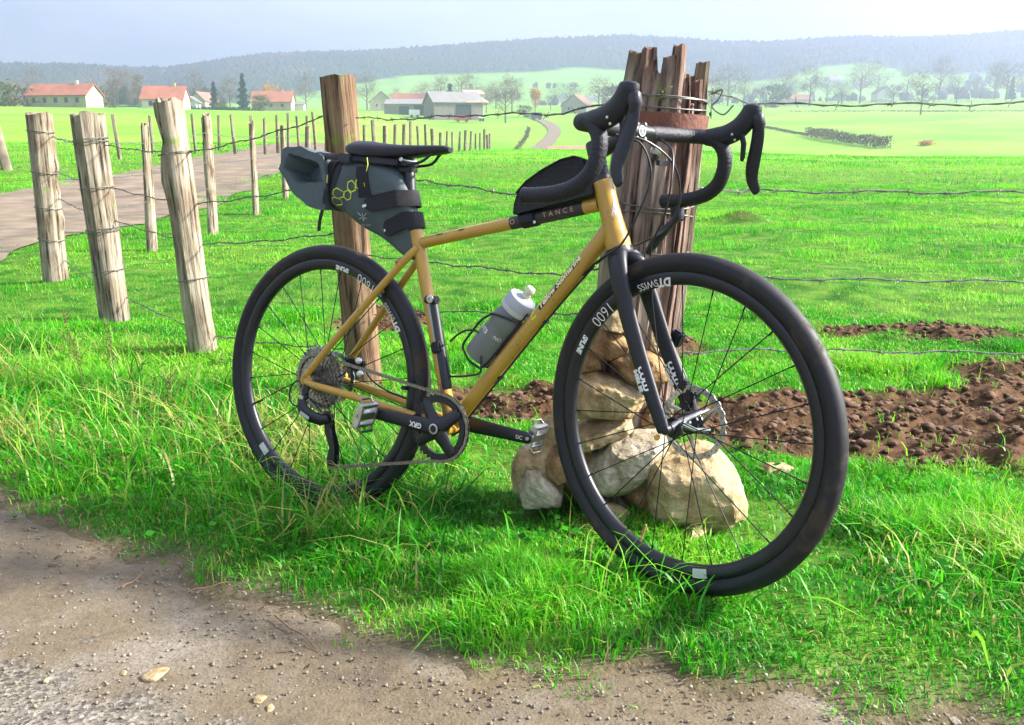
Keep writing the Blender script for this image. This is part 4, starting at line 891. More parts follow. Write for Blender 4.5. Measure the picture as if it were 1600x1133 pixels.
# honeycomb print, bee mark and name
for k, (hx, hz, hr) in enumerate(((.158, .5010, .0165), (.130, .4975, .0160), (.115, .4760, .0140), (.092, .4800, .0135), (.0835, .4605, .0110))):
    b = MB(); P = []
    for rr in (hr, hr * .80):
        for j in range(6): a = R(60 * j + 18); P.append(bag_side(hx + rr * math.cos(a), hz + rr * math.sin(a), .0028))
    b.add(P, [(j, (j + 1) % 6, (j + 1) % 6 + 6, j + 6) for j in range(6)]); b.build('honeycomb_cell', NEON, sb, smooth=False)
b = MB()
for ln in ([(.155, .413), (.155, .432)], [(.151, .426), (.141, .433)], [(.159, .426), (.169, .433)], [(.151, .422), (.143, .418)], [(.159, .422), (.167, .418)], [(.1515, .417), (.1585, .417)]): b.tube([bag_side(x, z, .002) for x, z in ln], .0010, 5)
b.build('bee_mark', GREYPRINT, sb)
_bc = bag_side(.157, .4045, .003)
decal('lettering', 'APIDURA', .0075, lambda x, y: bag_side(.157 + x, .4015 + y, .0022), GREYPRINT, sb, sub=0, space=1.15)
# ------------------------------------------------------------------ fence posts, wire, stones
BLOCKERS = []   # (x, y, radius) places where no blades stand
def at(u, v, y):
    """world point seen at photo position (u, v) at forward distance y"""
    a = (u - 800) / 1416.0; c = -(v - 566.5) / 1416.0; th = R(13.5); rx, ry, rz = a, math.cos(th) + c * math.sin(th), -math.sin(th) + c * math.cos(th)
    t = y / ry; return Vector((rx * t, y, EYE + rz * t))
GREYWOOD = wood_material('grey_oak', (.42, .37, .29), (.24, .20, .15), (.040, .031, .024), .25)
BROWNWOOD = wood_material('brown_oak', (.30, .205, .125), (.17, .105, .062), (.035, .022, .014), .1)
PALEWOOD = wood_material('pale_split_oak', (.48, .42, .33), (.28, .235, .175), (.045, .034, .026), .2)
OLDWOOD = wood_material('rotten_oak', (.38, .285, .235), (.20, .130, .105), (.03, .018, .016), .0, 1.0)
FARWOOD = simple('far_post_wood', (.20, .165, .125), .9, noise=.4, nscale=6)
RUST = simple('rusty_iron', (.20, .070, .040), .75, c2=(.10, .035, .024), nscale=25, bump=.3, bscale=90)
WIRE = simple('weathered_wire', (.16, .155, .15), .55, metal=.6, noise=.5, nscale=60)
def post_mesh(h, r0, r1, seed, nz=22, na=30, jag=.02, cracks=5, bump_=.07, flat=1.0, knots=()):
    rd_ = random.Random(seed); ck = [(rd_.uniform(0, 6.28), rd_.uniform(.12, .30), rd_.uniform(.07, .16), rd_.uniform(-.5, .5), rd_.uniform(0, .4)) for _ in range(cracks)]
    V = []; F = []
    for i in range(nz + 1):
        f = i / nz; z = -.15 + (h + .15) * f; r = r0 + (r1 - r0) * f
        for j in range(na):
            a = 2 * math.pi * j / na
            k = 1 + bump_ * (2 * float(fbm(math.cos(a) * 1.6 + seed, math.sin(a) * 1.6 + z * 1.4, seed, 3)) - 1) + .05 * (2 * float(vnoise(a * 5, z * 1.2, seed + 3)) - 1)
            for ca, cd, cw, cs_, z0 in ck:
                da = (a - ca - cs_ * (f - .5) + math.pi) % (2 * math.pi) - math.pi
                k -= cd * math.exp(-(da / cw) ** 2) * float(sstep(z0 - .2, z0 + .2, f))
            for ka, kz, kr, kd in knots:
                da = (a - ka + math.pi) % (2 * math.pi) - math.pi; k += kd * math.exp(-((da * r / kr) ** 2 + ((z - kz) / kr) ** 2))
            zz = z
            if i >= nz - 1: zz += jag * (2 * float(vnoise(a * 2.5 + seed, .5, seed + 9)) - 1) * (1 if i == nz else .5)
            V.append((math.cos(a) * r * k, math.sin(a) * r * k * flat, zz))
    for i in range(nz):
        for j in range(na): F.append((i * na + j, i * na + (j + 1) % na, (i + 1) * na + (j + 1) % na, (i + 1) * na + j))
    # sunken end grain
    c = len(V)
    for j in range(na): x, y, z = V[nz * na + j]; V.append((x * .62, y * .62, z - .004 + .006 * rd_.random()))
    for j in range(na): F.append((nz * na + j, nz * na + (j + 1) % na, c + (j + 1) % na, c + j))
    F.append(tuple(c + j for j in range(na)))
    b = MB(); b.v = V; b.f = F; return b
POSTS = {}
def aim(o, base, top):
    o.location = base; o.rotation_euler = (Vector(top) - Vector(base)).to_track_quat('Z', 'Y').to_euler()
def fence_post(key, ub, vb, yb, ut, vt, r0, r1, mat, label, group=None, **kw):
    base = at(ub, vb, yb); base.z = float(ground_z(base.x, base.y)); top = at(ut, vt, yb); h = (top - base).length
    o = empty('fence_post'); body = post_mesh(h, r0, r1, hash(key) % 97 + 3 if False else len(POSTS) * 7 + 3, **kw).build('post_body', mat, o, angle=60)
    aim(o, base, top); tag(o, label, 'fence post', group); POSTS[key] = (base, top, r0, r1, o); BLOCKERS.append((base.x, base.y, r0 * .9)); return o
g1 = 'round posts of the near fence'
fence_post('p1', 88, 440, 6.44, 60, 178, .085, .082, GREYWOOD, 'pale round fence post with knots, left of the thick grey post', g1, knots=((-1.4, .42, .05, .22), (-1.2, .80, .045, .18), (-1.6, .62, .03, .12)))
fence_post('p2', 180, 498, 5.01, 136, 179, .078, .084, GREYWOOD, 'thick cracked grey fence post with dark wire bands, flat top', g1, cracks=9)
fence_post('p3', 318, 548, 4.20, 262, 157, .068, .062, PALEWOOD, 'crooked leaning fence post with a broken notch near its top', g1, cracks=6, bump_=.16, knots=((-1.9, .80, .07, .30), (-1.2, .98, .05, -.30)))
fence_post('p4', 572, 612, 3.48, 528, 119, .068, .0655, BROWNWOOD, 'tall brown round fence post behind the saddle bag', g1, cracks=3, bump_=.05, jag=.008)
g2 = 'thin split posts along the track'
thin = [('t1', 238, 395, 8.22, 226, 196, .062, .045, 'slim split post between the two thick posts'), ('t2', 333, 366, 10.0, 322, 181, .075, .066, 'broad split post with a forked top right of the crooked post'),
        ('t3', 400, 337, 12.7, 393, 193, .060, .048, 'slender pale split post standing alone before the saddle bag'), ('t4', 447, 320, 15.3, 441, 196, .065, .055, 'short split post directly above the roll of the saddle bag')]
for k, ub, vb, yb, ut, vt, r0, r1, lb in thin: fence_post(k, ub, vb, yb, ut, vt, r0, r1, PALEWOOD if k != 't4' else GREYWOOD, lb, g2, nz=12, na=16, cracks=4, bump_=.22, flat=.75, jag=.05)
# the far run of split posts beside the track and the row across it: plain posts too far off to show parts
far_m = [post_mesh(1.25, .075, .062, 40 + i, nz=7, na=9, cracks=2, bump_=.2, jag=.05).mesh('far_post', FARWOOD) for i in range(5)]
FARTOPS = []
def far_post(x, y, h, k, label, group, lean=0.0, wide=1.0):
    o = link('fence_post', far_m[k % 5]); z = float(ground_z(x, y)); o.location = (x, y, z); o.scale = (wide, wide, h / 1.25); o.rotation_euler = (random.uniform(-.05, .05), lean + random.uniform(-.06, .06), random.uniform(0, 6.28))
    tag(o, label, 'fence post', group); return Vector((x, y, z + h * .9))
# along the near side of the track, from the saddle bag to the crest
_lineA = [(-3.9, 17.6), (-4.0, 20), (-4.3, 22.5), (-4.5, 25), (-4.6, 27), (-4.6, 29.0), (-4.55, 31), (-4.5, 33), (-4.4, 35), (-4.3, 37), (-4.25, 39), (-4.1, 41), (-3.95, 43), (-3.8, 45), (-3.6, 47), (-3.45, 49), (-3.25, 51), (-3.0, 53), (-2.75, 55), (-2.55, 57), (-2.3, 59), (-2.1, 61), (-1.85, 63), (-1.7, 65), (-1.6, 67)]
WA = [far_post(x, y, random.uniform(1.0, 1.38), i, 'far weathered post in the dense row between saddle bag and farm', 'posts of the row running away to the farm', wide=random.uniform(.75, 1.2) * (1.0 if y < 30 else 1.25)) for i, (x, y) in enumerate(_lineA)]
_lineB = [(-17.1, 30.5), (-15.3, 30.6), (-13.2, 30.5), (-12.4, 31), (-11.3, 31), (-10.6, 30), (-10.0, 31.5), (-9.5, 33), (-9.2, 35), (-8.9, 31)]
WB_ = []
for i, (u, y) in enumerate([(3, 21), (183, 26), (236, 30), (303, 31), (340, 33), (365, 30), (392, 33), (412, 30), (432, 31), (449, 32), (466, 31), (478, 34), (492, 30)]):
    p = at(u, 200, y); WB_.append(far_post(p.x, y, 1.55 if u == 3 else random.uniform(1.15, 1.35), i + 1, 'lone grey post cut by the picture edge across the track' if u == 3 else 'far thin dark post across the track before the farmhouses', None if u == 3 else 'posts of the row across the track', lean=-.09 if u == 3 else 0, wide=1.6 if u == 3 else .72))

# --- big rotten corner post
bx0 = at(966, 790, 2.30); bx0.z = float(ground_z(bx0.x, 2.30)); btop = at(1044, 84, 2.30)
big = empty('corner_post'); tag(big, 'massive splintered rotten oak post with rusty iron band behind the handlebar', 'fence post')
H_ = (btop - bx0).length; aim(big, bx0, btop); bax = (btop - bx0).normalized(); bq = bax.to_track_quat('Z', 'Y'); bqi = bq.inverted()
BLOCKERS.append((bx0.x, bx0.y, .09))
# staves seen from the viewpoint, left to right: (centre offset in x, y, width, depth, top)
stv = [(-.080, -.020, .030, .085, .995), (-.052, -.050, .032, .070, 1.0), (-.028, -.062, .026, .070, .955), (-.004, -.066, .030, .075, .985), (.018, -.060, .026, .070, 1.01), (.040, -.052, .026, .065, .955), (.060, -.040, .024, .075, .900), (.074, -.024, .026, .080, .945), (.090, .0, .026, .080, .985), (-.070, .040, .045, .08, .97), (-.020, .055, .05, .07, .95), (.035, .052, .05, .07, .93), (.075, .035, .04, .07, .96)]
up_local = bqi @ Vector((0, -1, 0))
for i, (sx, sy, w, dp, tp) in enumerate(stv):
    b = MB(); rd_ = random.Random(i + 50); nzz = 20; pts = []; rr = []
    top_h = H_ * (tp - .004)
    for k in range(nzz + 1):
        f = k / nzz; z = -.1 + (top_h + .1) * f; q = bqi @ Vector((sx * (1.12 - .12 * f) + .004 * (rd_.random() - .5), sy * (1.1 - .1 * f) + .005 * (rd_.random() - .5), 0)); q.z = z
        pts.append(q); rr.append(.5 * (1 - .55 * max(0, f - .93) / .07 * rd_.uniform(.4, 1)) * (1 + .10 * (rd_.random() - .5)))
    n_ = 12; ph = [rd_.uniform(.70, 1.16) for _ in range(n_)]; P = []
    for k, (q, r_) in enumerate(zip(pts, rr)):
        for j in range(n_):
            a = 2 * math.pi * j / n_; o_ = bqi @ Vector((math.cos(a) * w * 1.62 * r_ * ph[j] * rd_.uniform(.93, 1.07), math.sin(a) * dp * 1.1 * r_ * ph[j], 0)); P.append(q + o_ + Vector((0, 0, (.012 * rd_.random()) * (k == nzz))))
    F = [(k * n_ + j, k * n_ + (j + 1) % n_, (k + 1) * n_ + (j + 1) % n_, (k + 1) * n_ + j) for k in range(nzz) for j in range(n_)] + [tuple(nzz * n_ + j for j in range(n_))]
    b.add(P, F); b.build('stave', OLDWOOD if i % 3 == 1 or i in (4, 5, 6) else (GREYWOOD if i in (7, 8, 0) else wood_material('split_oak', (.46, .37, .31), (.26, .195, .16), (.04, .028, .024), .0, 1.2)), big, angle=38)
post_mesh(H_ * .90, .088, .080, 77, nz=14, na=24, cracks=6).build('core', OLDWOOD, big)
# iron band round the front, following the rounded outline
def bloc(x, y, zfrac): v = bqi @ Vector((x, y, 0)); v.z = H_ * zfrac; return v
b = MB(); P = []; na = 26
zb0, zb1 = .838, .874
for k in range(na + 1):
    a = R(-195 + 210 * k / na); xx, yy = .110 * math.cos(a), -.008 + .106 * math.sin(a)
    for f in (zb0, zb1):
        for e in (1, 1.035): P.append(bloc(xx * e, yy * e, f + .006 * math.cos(a * .5)))
F = []
for k in range(na):
    q = k * 4; F += [(q, q + 4, q + 6, q + 2), (q + 1, q + 3, q + 7, q + 5), (q, q + 1, q + 5, q + 4), (q + 2, q + 6, q + 7, q + 3)]
F += [(0, 2, 3, 1), (na * 4, na * 4 + 1, na * 4 + 3, na * 4 + 2)]
b.add(P, F); band = b.build('iron_band', RUST, big)
b = MB(); b.lathe([(.005, 0), (.005, .004)], bloc(.112, -.03, .885), bqi @ Vector((.9, -.5, 0)), 10); b.build('nail', BLACK, band)
def wraps(par, zfracs, rx, ry, rad=.0022, tilt=.01, cy=-.005, loc=bloc):
    b = MB()
    for i, f in enumerate(zfracs):
        b.tube([loc(rx * math.cos(a), cy + ry * math.sin(a), f + tilt * math.sin(a + i * 2.1)) for a in np.linspace(0, 6.1, 40)], rad, 6)
    return b.build('wire_wrap', WIRE, par)
for f_, tl_ in ((.893, .006), (.905, -.006), (.912, .004), (.700, .014), (.668, -.010), (.60, .008)): wraps(big, (f_,), .106, .100, .002, tl_)
b = MB(); b.tube(spline([bloc(.112, -.02, .925), bloc(.135, -.03, .935), bloc(.128, -.03, .915), bloc(.115, -.03, .900), bloc(.140, -.05, .885), bloc(.160, -.06, .905)], 6), .0018, 6); b.build('wire_wrap', WIRE, big)
# small patch of moss on the front
b = MB(); rd_ = random.Random(3)
for k in range(60):
    c = bloc(-.02 + rd_.gauss(0, .014), -.112 - .0 + rd_.uniform(-.004, .004), .915 + rd_.gauss(0, .010)); s_ = .004; b.add([c + Vector((rd_.uniform(-s_, s_), rd_.uniform(-s_, s_), rd_.uniform(-s_, s_))) for _ in range(3)], [(0, 1, 2)])
ms = b.build('moss', simple('moss', (.14, .26, .03), .9), big, smooth=False); ms['kind'] = 'stuff'
POSTS['big'] = (bx0, btop, .115, .11, big)
for k, fr in (('p1', (.90, .66, .45, .26)), ('p2', (.885, .870, .655, .46, .447, .255)), ('p3', (.80, .30))):
    base, top, r0, r1, o = POSTS[k]; h = (top - base).length; rr = max(r0, r1) * 1.06
    for f_ in fr: wraps(o, (f_,), rr, rr, .0028, .006, 0, lambda x, y, f, h=h: Vector((x, y, h * f)))

# --- barbed wires
bb = MB(); 
for ax in (Vector((1, .3, .9)), Vector((-.8, .5, .9)), Vector((.2, -.9, .5))): d_ = ax.normalized() * .012; bb.tube([-d_, d_], [.0009, .0009], 5)
bb.lathe([(.0024, -.005), (.0032, 0), (.0024, .005)], (0, 0, 0), (1, 0, 0), 6)
barb_me = bb.mesh('barb', WIRE, smooth=False)
def wire(pts, label, group='barbed wires of the fence', sag=.012, r=.0017, barbs=.115, seed=0):
    rd_ = random.Random(seed); o = empty('barbed_wire', pts[0]); L = []
    for i in range(len(pts) - 1):
        a, c = Vector(pts[i]), Vector(pts[i + 1]); n = max(6, int((c - a).length / .035)); 
        for k in range(n): f = k / n; q = a.lerp(c, f); q.z -= sag * (c - a).length * 4 * f * (1 - f); q.z += .0035 * math.sin(k * .7 + seed) + .0016 * math.sin(k * 2.3); L.append(q)
    L.append(Vector(pts[-1])); o0 = Vector(pts[0])
    b = MB()
    for ph in (0, math.pi): b.tube([q - o0 + Vector((0, math.cos(k * 1.9 + ph) * r * .75, math.sin(k * 1.9 + ph) * r * .75)) for k, q in enumerate(L)], r, 5)
    b.build('strand', WIRE, o)
    if barbs:
        acc = 0; nxt = .05
        for i in range(len(L) - 1):
            acc += (L[i + 1] - L[i]).length
            if acc > nxt:
                nxt += barbs * rd_.uniform(.9, 1.1); c = link('barb', barb_me, o); c.location = L[i] - o0; c.rotation_euler = (rd_.uniform(0, 6), rd_.uniform(-.4, .4), math.atan2(L[i + 1].y - L[i].y, L[i + 1].x - L[i].x))
    return tag(o, label, 'barbed wire', group)
def onp(k, f, side=(0, 0)): base, top, r0, r1, o = POSTS[k]; q = base.lerp(top, f); return (q.x + side[0], q.y + side[1], q.z)
RX = [(1700, 160), (1700, 300), (1700, 440), (1700, 552)]; nm = ['top', 'second', 'third', 'lowest']
for i, ((u, v), f) in enumerate(zip(RX, (.925, .72, .52, .36))):
    e = at(u, v, 2.45); mid = at((1180, 1170, 1180, 1180)[i], (163, 298, 434, 545)[i], 2.36); far = e + (e - mid) * 1.2
    wire([onp('big', f, (.10, 0)), mid, e, far], nm[i] + ' barbed wire running from the splintered post out over the pasture', sag=.003, seed=i)
LW = [((881, 177), (744, 179), (620, 186), (556, 184)), ((860, 309), (781, 300), (656, 281), (556, 272)), ((900, 433), (780, 421), (675, 410), (570, 398)), ((930, 494), (840, 486), (709, 488), (585, 492))]
for i, l in enumerate(LW):
    dep = (2.45, 2.78, 3.15, 3.42); p = [onp('big', (.915, .70, .55, .40)[i], (-.09, .05))] + [at(u, v, y) for (u, v), y in zip(l, dep)]
    wire(p, nm[i] + ' barbed wire between the splintered post and the tall brown post', sag=.002, seed=10 + i)
for i, f in enumerate((.86, .66, .50, .12)):
    wire([onp('p4', f + .02, (-.06, 0)), onp('p3', f - .06, (.05, .02)), onp('p2', f, (.06, .02)), onp('p1', f + .01, (.06, .02))], nm[i] + ' barbed wire linking the three thick posts of the corner', sag=.010, seed=20 + i, r=.0021, barbs=.13)
for i, f in enumerate((.86, .62, .40)):
    wire([onp('p1', f, (.05, .05)), onp('t1', f, (0, -.05)), onp('t2', f, (0, -.05)), onp('t3', f, (0, -.05)), onp('t4', f, (0, -.05)), tuple(WA[0] - Vector((0, 0, .9 - f))), tuple(WA[1] - Vector((0, 0, .9 - f))), tuple(WA[2] - Vector((0, 0, .9 - f))), tuple(WA[3] - Vector((0, 0, .9 - f)))], nm[i] + ' barbed wire along the slim split posts of the track', sag=.008, seed=30 + i, r=.003, barbs=0)

# --- stones
def rock_mat(name, c, c2, c3):
    m = bpy.data.materials.new(name); m.use_nodes = True; N, L = nodes(m); b = N['Principled BSDF']; b.inputs['Roughness'].default_value = .9; b.inputs['Specular IOR Level'].default_value = .2
    t = N.new('ShaderNodeTexCoord'); n = N.new('ShaderNodeTexNoise'); n.inputs['Scale'].default_value = 11; n.inputs['Detail'].default_value = 9; n.inputs['Roughness'].default_value = .62; L.new(t.outputs['Object'], n.inputs['Vector'])
    r = N.new('ShaderNodeValToRGB'); cr = r.color_ramp; cr.elements[0].position = .33; cr.elements[0].color = (*c3, 1); cr.elements[1].position = .62; cr.elements[1].color = (*c, 1); e = cr.elements.new(.46); e.color = (*c2, 1); L.new(n.outputs['Fac'], r.inputs['Fac'])
    n2 = N.new('ShaderNodeTexNoise'); n2.inputs['Scale'].default_value = 60; n2.inputs['Detail'].default_value = 8; L.new(t.outputs['Object'], n2.inputs['Vector'])
    r2 = N.new('ShaderNodeValToRGB'); r2.color_ramp.elements[0].position = .3; r2.color_ramp.elements[0].color = (.62, .58, .52, 1); r2.color_ramp.elements[1].position = .6; r2.color_ramp.elements[1].color = (1, 1, 1, 1); L.new(n2.outputs['Fac'], r2.inputs['Fac'])
    x = N.new('ShaderNodeMix'); x.data_type = 'RGBA'; x.blend_type = 'MULTIPLY'; x.inputs[0].default_value = .8; L.new(r.outputs['Color'], x.inputs[6]); L.new(r2.outputs['Color'], x.inputs[7]); L.new(x.outputs[2], b.inputs['Base Color'])
    v = N.new('ShaderNodeTexNoise'); v.inputs['Scale'].default_value = 26; v.inputs['Detail'].default_value = 10; v.inputs['Roughness'].default_value = .68; L.new(t.outputs['Object'], v.inputs['Vector'])
    bp = N.new('ShaderNodeBump'); bp.inputs['Strength'].default_value = .8; bp.inputs['Distance'].default_value = .018; L.new(v.outputs['Fac'], bp.inputs['Height']); L.new(bp.outputs['Normal'], b.inputs['Normal'])
    return m
LIME = rock_mat('pale_limestone', (.52, .42, .255), (.40, .305, .165), (.22, .145, .065)); BROWNROCK = rock_mat('brown_stone', (.36, .24, .12), (.24, .14, .065), (.11, .06, .03)); GREYROCK = rock_mat('grey_limestone', (.52, .48, .38), (.41, .36, .26), (.24, .19, .12))
def rock(name, loc, size, rot, seed, mat, label, group='stones piled at the foot of the corner post', cuts=9, sub=3):
    rd_ = random.Random(seed); bm = bmesh.new(); bmesh.ops.create_icosphere(bm, subdivisions=sub + 1, radius=1.0)
    pl = []
    for _ in range(cuts):
        n = Vector((rd_.gauss(0, 1), rd_.gauss(0, 1), rd_.gauss(0, .8))).normalized(); pl.append((n, rd_.uniform(.42, .74)))
    for v in bm.verts:
        p = v.co * 1.2
        for n, d in pl:
            k = p.dot(n) - d
            if k > 0: p = p - n * k * 1.0
        q = Vector((p.x * 2.1 + seed, p.y * 2.1, p.z * 2.1)); f = float(fbm(q.x + q.z * .7, q.y - q.z * .6, seed, 4)) - .5
        v.co = p * (1 + .07 * f)
    for v in bm.verts: v.co = Vector((v.co.x * size[0] / 2, v.co.y * size[1] / 2, v.co.z * size[2] / 2)) * 1.36
    for f in bm.faces: f.smooth = True
    for e in bm.edges:
        if len(e.link_faces) == 2 and e.calc_face_angle(0) > R(15): e.smooth = False
    me = bpy.data.meshes.new(name); bm.to_mesh(me); bm.free(); me.materials.append(mat); o = link(name, me, None, loc); o.rotation_euler = [R(a) for a in rot]; tag(o, label, 'stone', group); return o
def outline_rock(zp, y, depth, seed, mat, label, group='stones piled at the foot of the corner post'):
    """angular stone whose widest section follows the given outline at distance y"""
    rd_ = random.Random(seed); mid = [at(780 + a / 2.981, 480 + c / 2.981, y) for a, c in zp]; cen = sum(mid, Vector()) / len(mid); size = max((p - cen).length for p in mid); bm = bmesh.new()
    for k, dy in ((1.0, 0.0), (.93, -.28), (.66, -.50), (.85, .35), (.55, .52)):
        for p in mid: q = cen + (p - cen) * k * rd_.uniform(.95, 1.03); bm.verts.new((q.x - cen.x, q.y + dy * depth + rd_.uniform(-.10, .10) * depth * abs(dy) * 2 - cen.y, q.z - cen.z))
    r_ = bmesh.ops.convex_hull(bm, input=bm.verts); bmesh.ops.delete(bm, geom=list({g for g in r_['geom_interior'] + r_['geom_unused'] if isinstance(g, bmesh.types.BMVert)}), context='VERTS')
    bmesh.ops.dissolve_limit(bm, angle_limit=R(11), verts=bm.verts, edges=bm.edges)
    bmesh.ops.bevel(bm, geom=list(bm.edges), offset=size * .025, segments=1, affect='EDGES', clamp_overlap=True)
    bmesh.ops.triangulate(bm, faces=bm.faces)
    for lim in (.30, .16, .09):
        es = [e for e in bm.edges if e.calc_length() > size * lim]; bmesh.ops.subdivide_edges(bm, edges=es, cuts=1); bmesh.ops.triangulate(bm, faces=bm.faces)
    bm.normal_update()
    for v in bm.verts:
        q = v.co / size; n1 = float(fbm(q.x * 2.3 + q.z * 1.1 + seed, q.y * 2.3 - q.z * 1.7, seed, 2)) - .5; n2 = float(fbm(q.x * 9 + q.z * 6, q.y * 8 - q.z * 9, seed + 5, 3)) - .5
        v.co += v.normal * size * (.08 * n1 + .085 * n2)
    bmesh.ops.recalc_face_normals(bm, faces=bm.faces)
    for f in bm.faces: f.smooth = True
    for e in bm.edges:
        if len(e.link_faces) == 2 and e.calc_face_angle(0) > R(22): e.smooth = False
    me = bpy.data.meshes.new('stone'); bm.to_mesh(me); bm.free(); me.materials.append(mat); o = link('stone', me, None, cen); tag(o, label, 'stone', group); return o
PILE = [
    ([(672, 760), (700, 700), (800, 660), (900, 640), (985, 640), (1060, 690), (1120, 790), (1145, 880), (1140, 950), (1000, 1010), (870, 1040), (740, 1040), (690, 950), (680, 860)], 2.13, .20, 4, LIME, 'largest tan boulder at the front of the stone pile'),
    ([(395, 770), (430, 690), (500, 610), (620, 570), (760, 555), (795, 620), (720, 740), (680, 830), (540, 860), (410, 850)], 2.19, .17, 9, GREYROCK, 'big pale grey slab tilted against the largest boulder'),
    ([(330, 610), (345, 560), (480, 500), (620, 490), (638, 540), (560, 590), (440, 640), (350, 650)], 2.23, .16, 14, LIME, 'flat tan slab below the sunlit wedge stone'),
    ([(335, 440), (365, 320), (430, 285), (560, 310), (690, 370), (695, 410), (620, 495), (470, 510), (350, 505)], 2.22, .18, 23, LIME, 'sunlit wedge stone with a bright flat top in the middle of the pile'),
    ([(500, 230), (610, 180), (700, 195), (770, 240), (790, 320), (740, 355), (660, 375), (560, 320)], 2.20, .14, 31, BROWNROCK, 'brown stone with a pale right face beside the fork'),
    ([(405, 190), (470, 100), (560, 95), (620, 150), (610, 190), (500, 240), (430, 230)], 2.24, .14, 37, BROWNROCK, 'dark brown flat stone second from the top'),
    ([(480, 95), (505, 15), (580, -5), (620, 40), (610, 110), (540, 120)], 2.21, .11, 41, LIME, 'topmost small tan stone of the pile'),
    ([(370, 300), (380, 250), (420, 200), (480, 225), (490, 280), (430, 300)], 2.23, .08, 43, BROWNROCK, 'small wedged brown stone at the pile edge near the tyre'),
    ([(630, 500), (690, 420), (745, 440), (755, 530), (700, 570), (640, 560)], 2.24, .10, 47, BROWNROCK, 'rust brown stone tucked in behind the fork blade'),
    ([(52, 730), (85, 665), (170, 640), (250, 635), (295, 680), (310, 800), (280, 900), (110, 910), (60, 840)], 2.26, .14, 53, LIME, 'rounded tan stone at the outer end of the pile'),
    ([(85, 830), (130, 755), (190, 755), (240, 800), (300, 870), (285, 925), (110, 930)], 2.19, .09, 59, GREYROCK, 'small mossy grey stone in front of the rounded tan one'),
    ([(200, 700), (250, 650), (310, 690), (330, 800), (270, 830), (210, 760)], 2.22, .10, 61, BROWNROCK, 'dark brown stone half hidden behind the front tyre'),
    ([(340, 690), (400, 640), (490, 625), (470, 720), (420, 790), (350, 780)], 2.25, .11, 67, BROWNROCK, 'orange brown stone under the flat slab'),
    ([(680, 90), (730, 65), (750, 160), (730, 220), (680, 200)], 2.24, .09, 71, LIME, 'pale upright stone between the fork blades'),
    ([(165, 560), (230, 505), (300, 510), (330, 590), (250, 650), (180, 640)], 2.30, .09, 73, LIME, 'low tan stone behind the pedal')]
for zp, y, dp, sd, mt, lb in PILE:
    o = outline_rock(zp, y, dp, sd, mt, lb)
for bxy in ((.47, 2.12, .085), (.26, 2.18, .08), (.06, 2.25, .07)): BLOCKERS.append(bxy)
ST = [(960, 800, 2.12, (.085, .07, .050), (0, 0, 0), 79, LIME, 'flat stone sunk in grass left of the boulder'),
    (1085, 834, 2.03, (.058, .06, .040), (0, 8, 0), 83, LIME, 'small flat stone lying before the boulder'),
    (1218, 752, 2.50, (.075, .07, .035), (0, 4, 0), 89, LIME, 'lone flat pale stone on the grass beyond the front wheel')]
for u, v, y, sz, rt, sd, mt, lb in ST:
    p = at(u, v, y); gz = float(ground_z(p.x, p.y)); p.z = max(p.z, gz + sz[2] * .22)
    rock('stone', p, sz, rt, sd, mt, lb); BLOCKERS.append((p.x, p.y, min(sz[0], sz[1]) * .36))
# filler stones inside the pile so that nothing hovers
for i, (x, y, z, s) in enumerate(((.30, 2.30, .08, .22), (.16, 2.30, .10, .18), (.27, 2.31, .28, .17), (.30, 2.31, .42, .13))):
    rock('stone', (x, y, z), (s, s, s * .9), (0, 10, 30 * i), 101 + i, (BROWNROCK, LIME)[i % 2], ('broad brown stone bedded under the tilted grey slab', 'tan stone bedded behind the rounded end stone', 'brown stone hidden behind the sunlit wedge stone', 'tan stone tucked behind the topmost stones')[i])
RS = [(245, 1056, .024, 'pale flat stone on the road, larger of the near pair'), (403, 1098, .016, 'pale pebble on the road close to the bottom edge'), (72, 1064, .009, 'tiny pale pebble far along the road toward the corner'), (420, 1108, .010, 'small tan pebble beside the pale pebble on the road'), (192, 1052, .008, 'tiny chip beside the larger road stone')]
for i, (u, v, s, lb) in enumerate(RS):
    r_ = at(u, v, 1.0) - Vector((0, 0, EYE)); t = (0.0 - EYE) / r_.z; x, y = r_.x * t, r_.y * t; z = float(ground_z(x, y))
    r2 = (z + .01 - EYE) / r_.z; x, y = r_.x * r2, r_.y * r2; rock('pebble', (x, y, z + .010 + s * .12), (s * 1.5, s * 1.2, s * .55), (0, 0, 40 * i), 120 + i, LIME, lb, 'loose stones on the road', 6, 2)
# twigs by the road
TW = simple('dry_twig', (.20, .13, .075), .9, noise=.3, nscale=60)
for i, (u0, v0, u1, v1, lb) in enumerate(((190, 912, 225, 890, 'short dry twig on the road edge'), (300, 925, 365, 915, 'longer dry stalk lying along the muddy road edge'), (430, 970, 500, 1025, 'thin pale straw stalk lying over the mud'))):
    P = []
    for f in np.linspace(0, 1, 7):
        u, v = u0 + (u1 - u0) * f, v0 + (v1 - v0) * f; r_ = at(u, v, 1.0) - Vector((0, 0, EYE)); t = -EYE / r_.z; x, y = r_.x * t, r_.y * t; P.append((x, y, float(ground_z(x, y)) + .016 + .003 * math.sin(f * 9 + i)))
    b = MB(); b.tube(P, [.0022, .0024, .0022, .002, .0018, .0015, .001], 6); tag(b.build('twig', TW), lb, 'twig', 'twigs on the road edge')
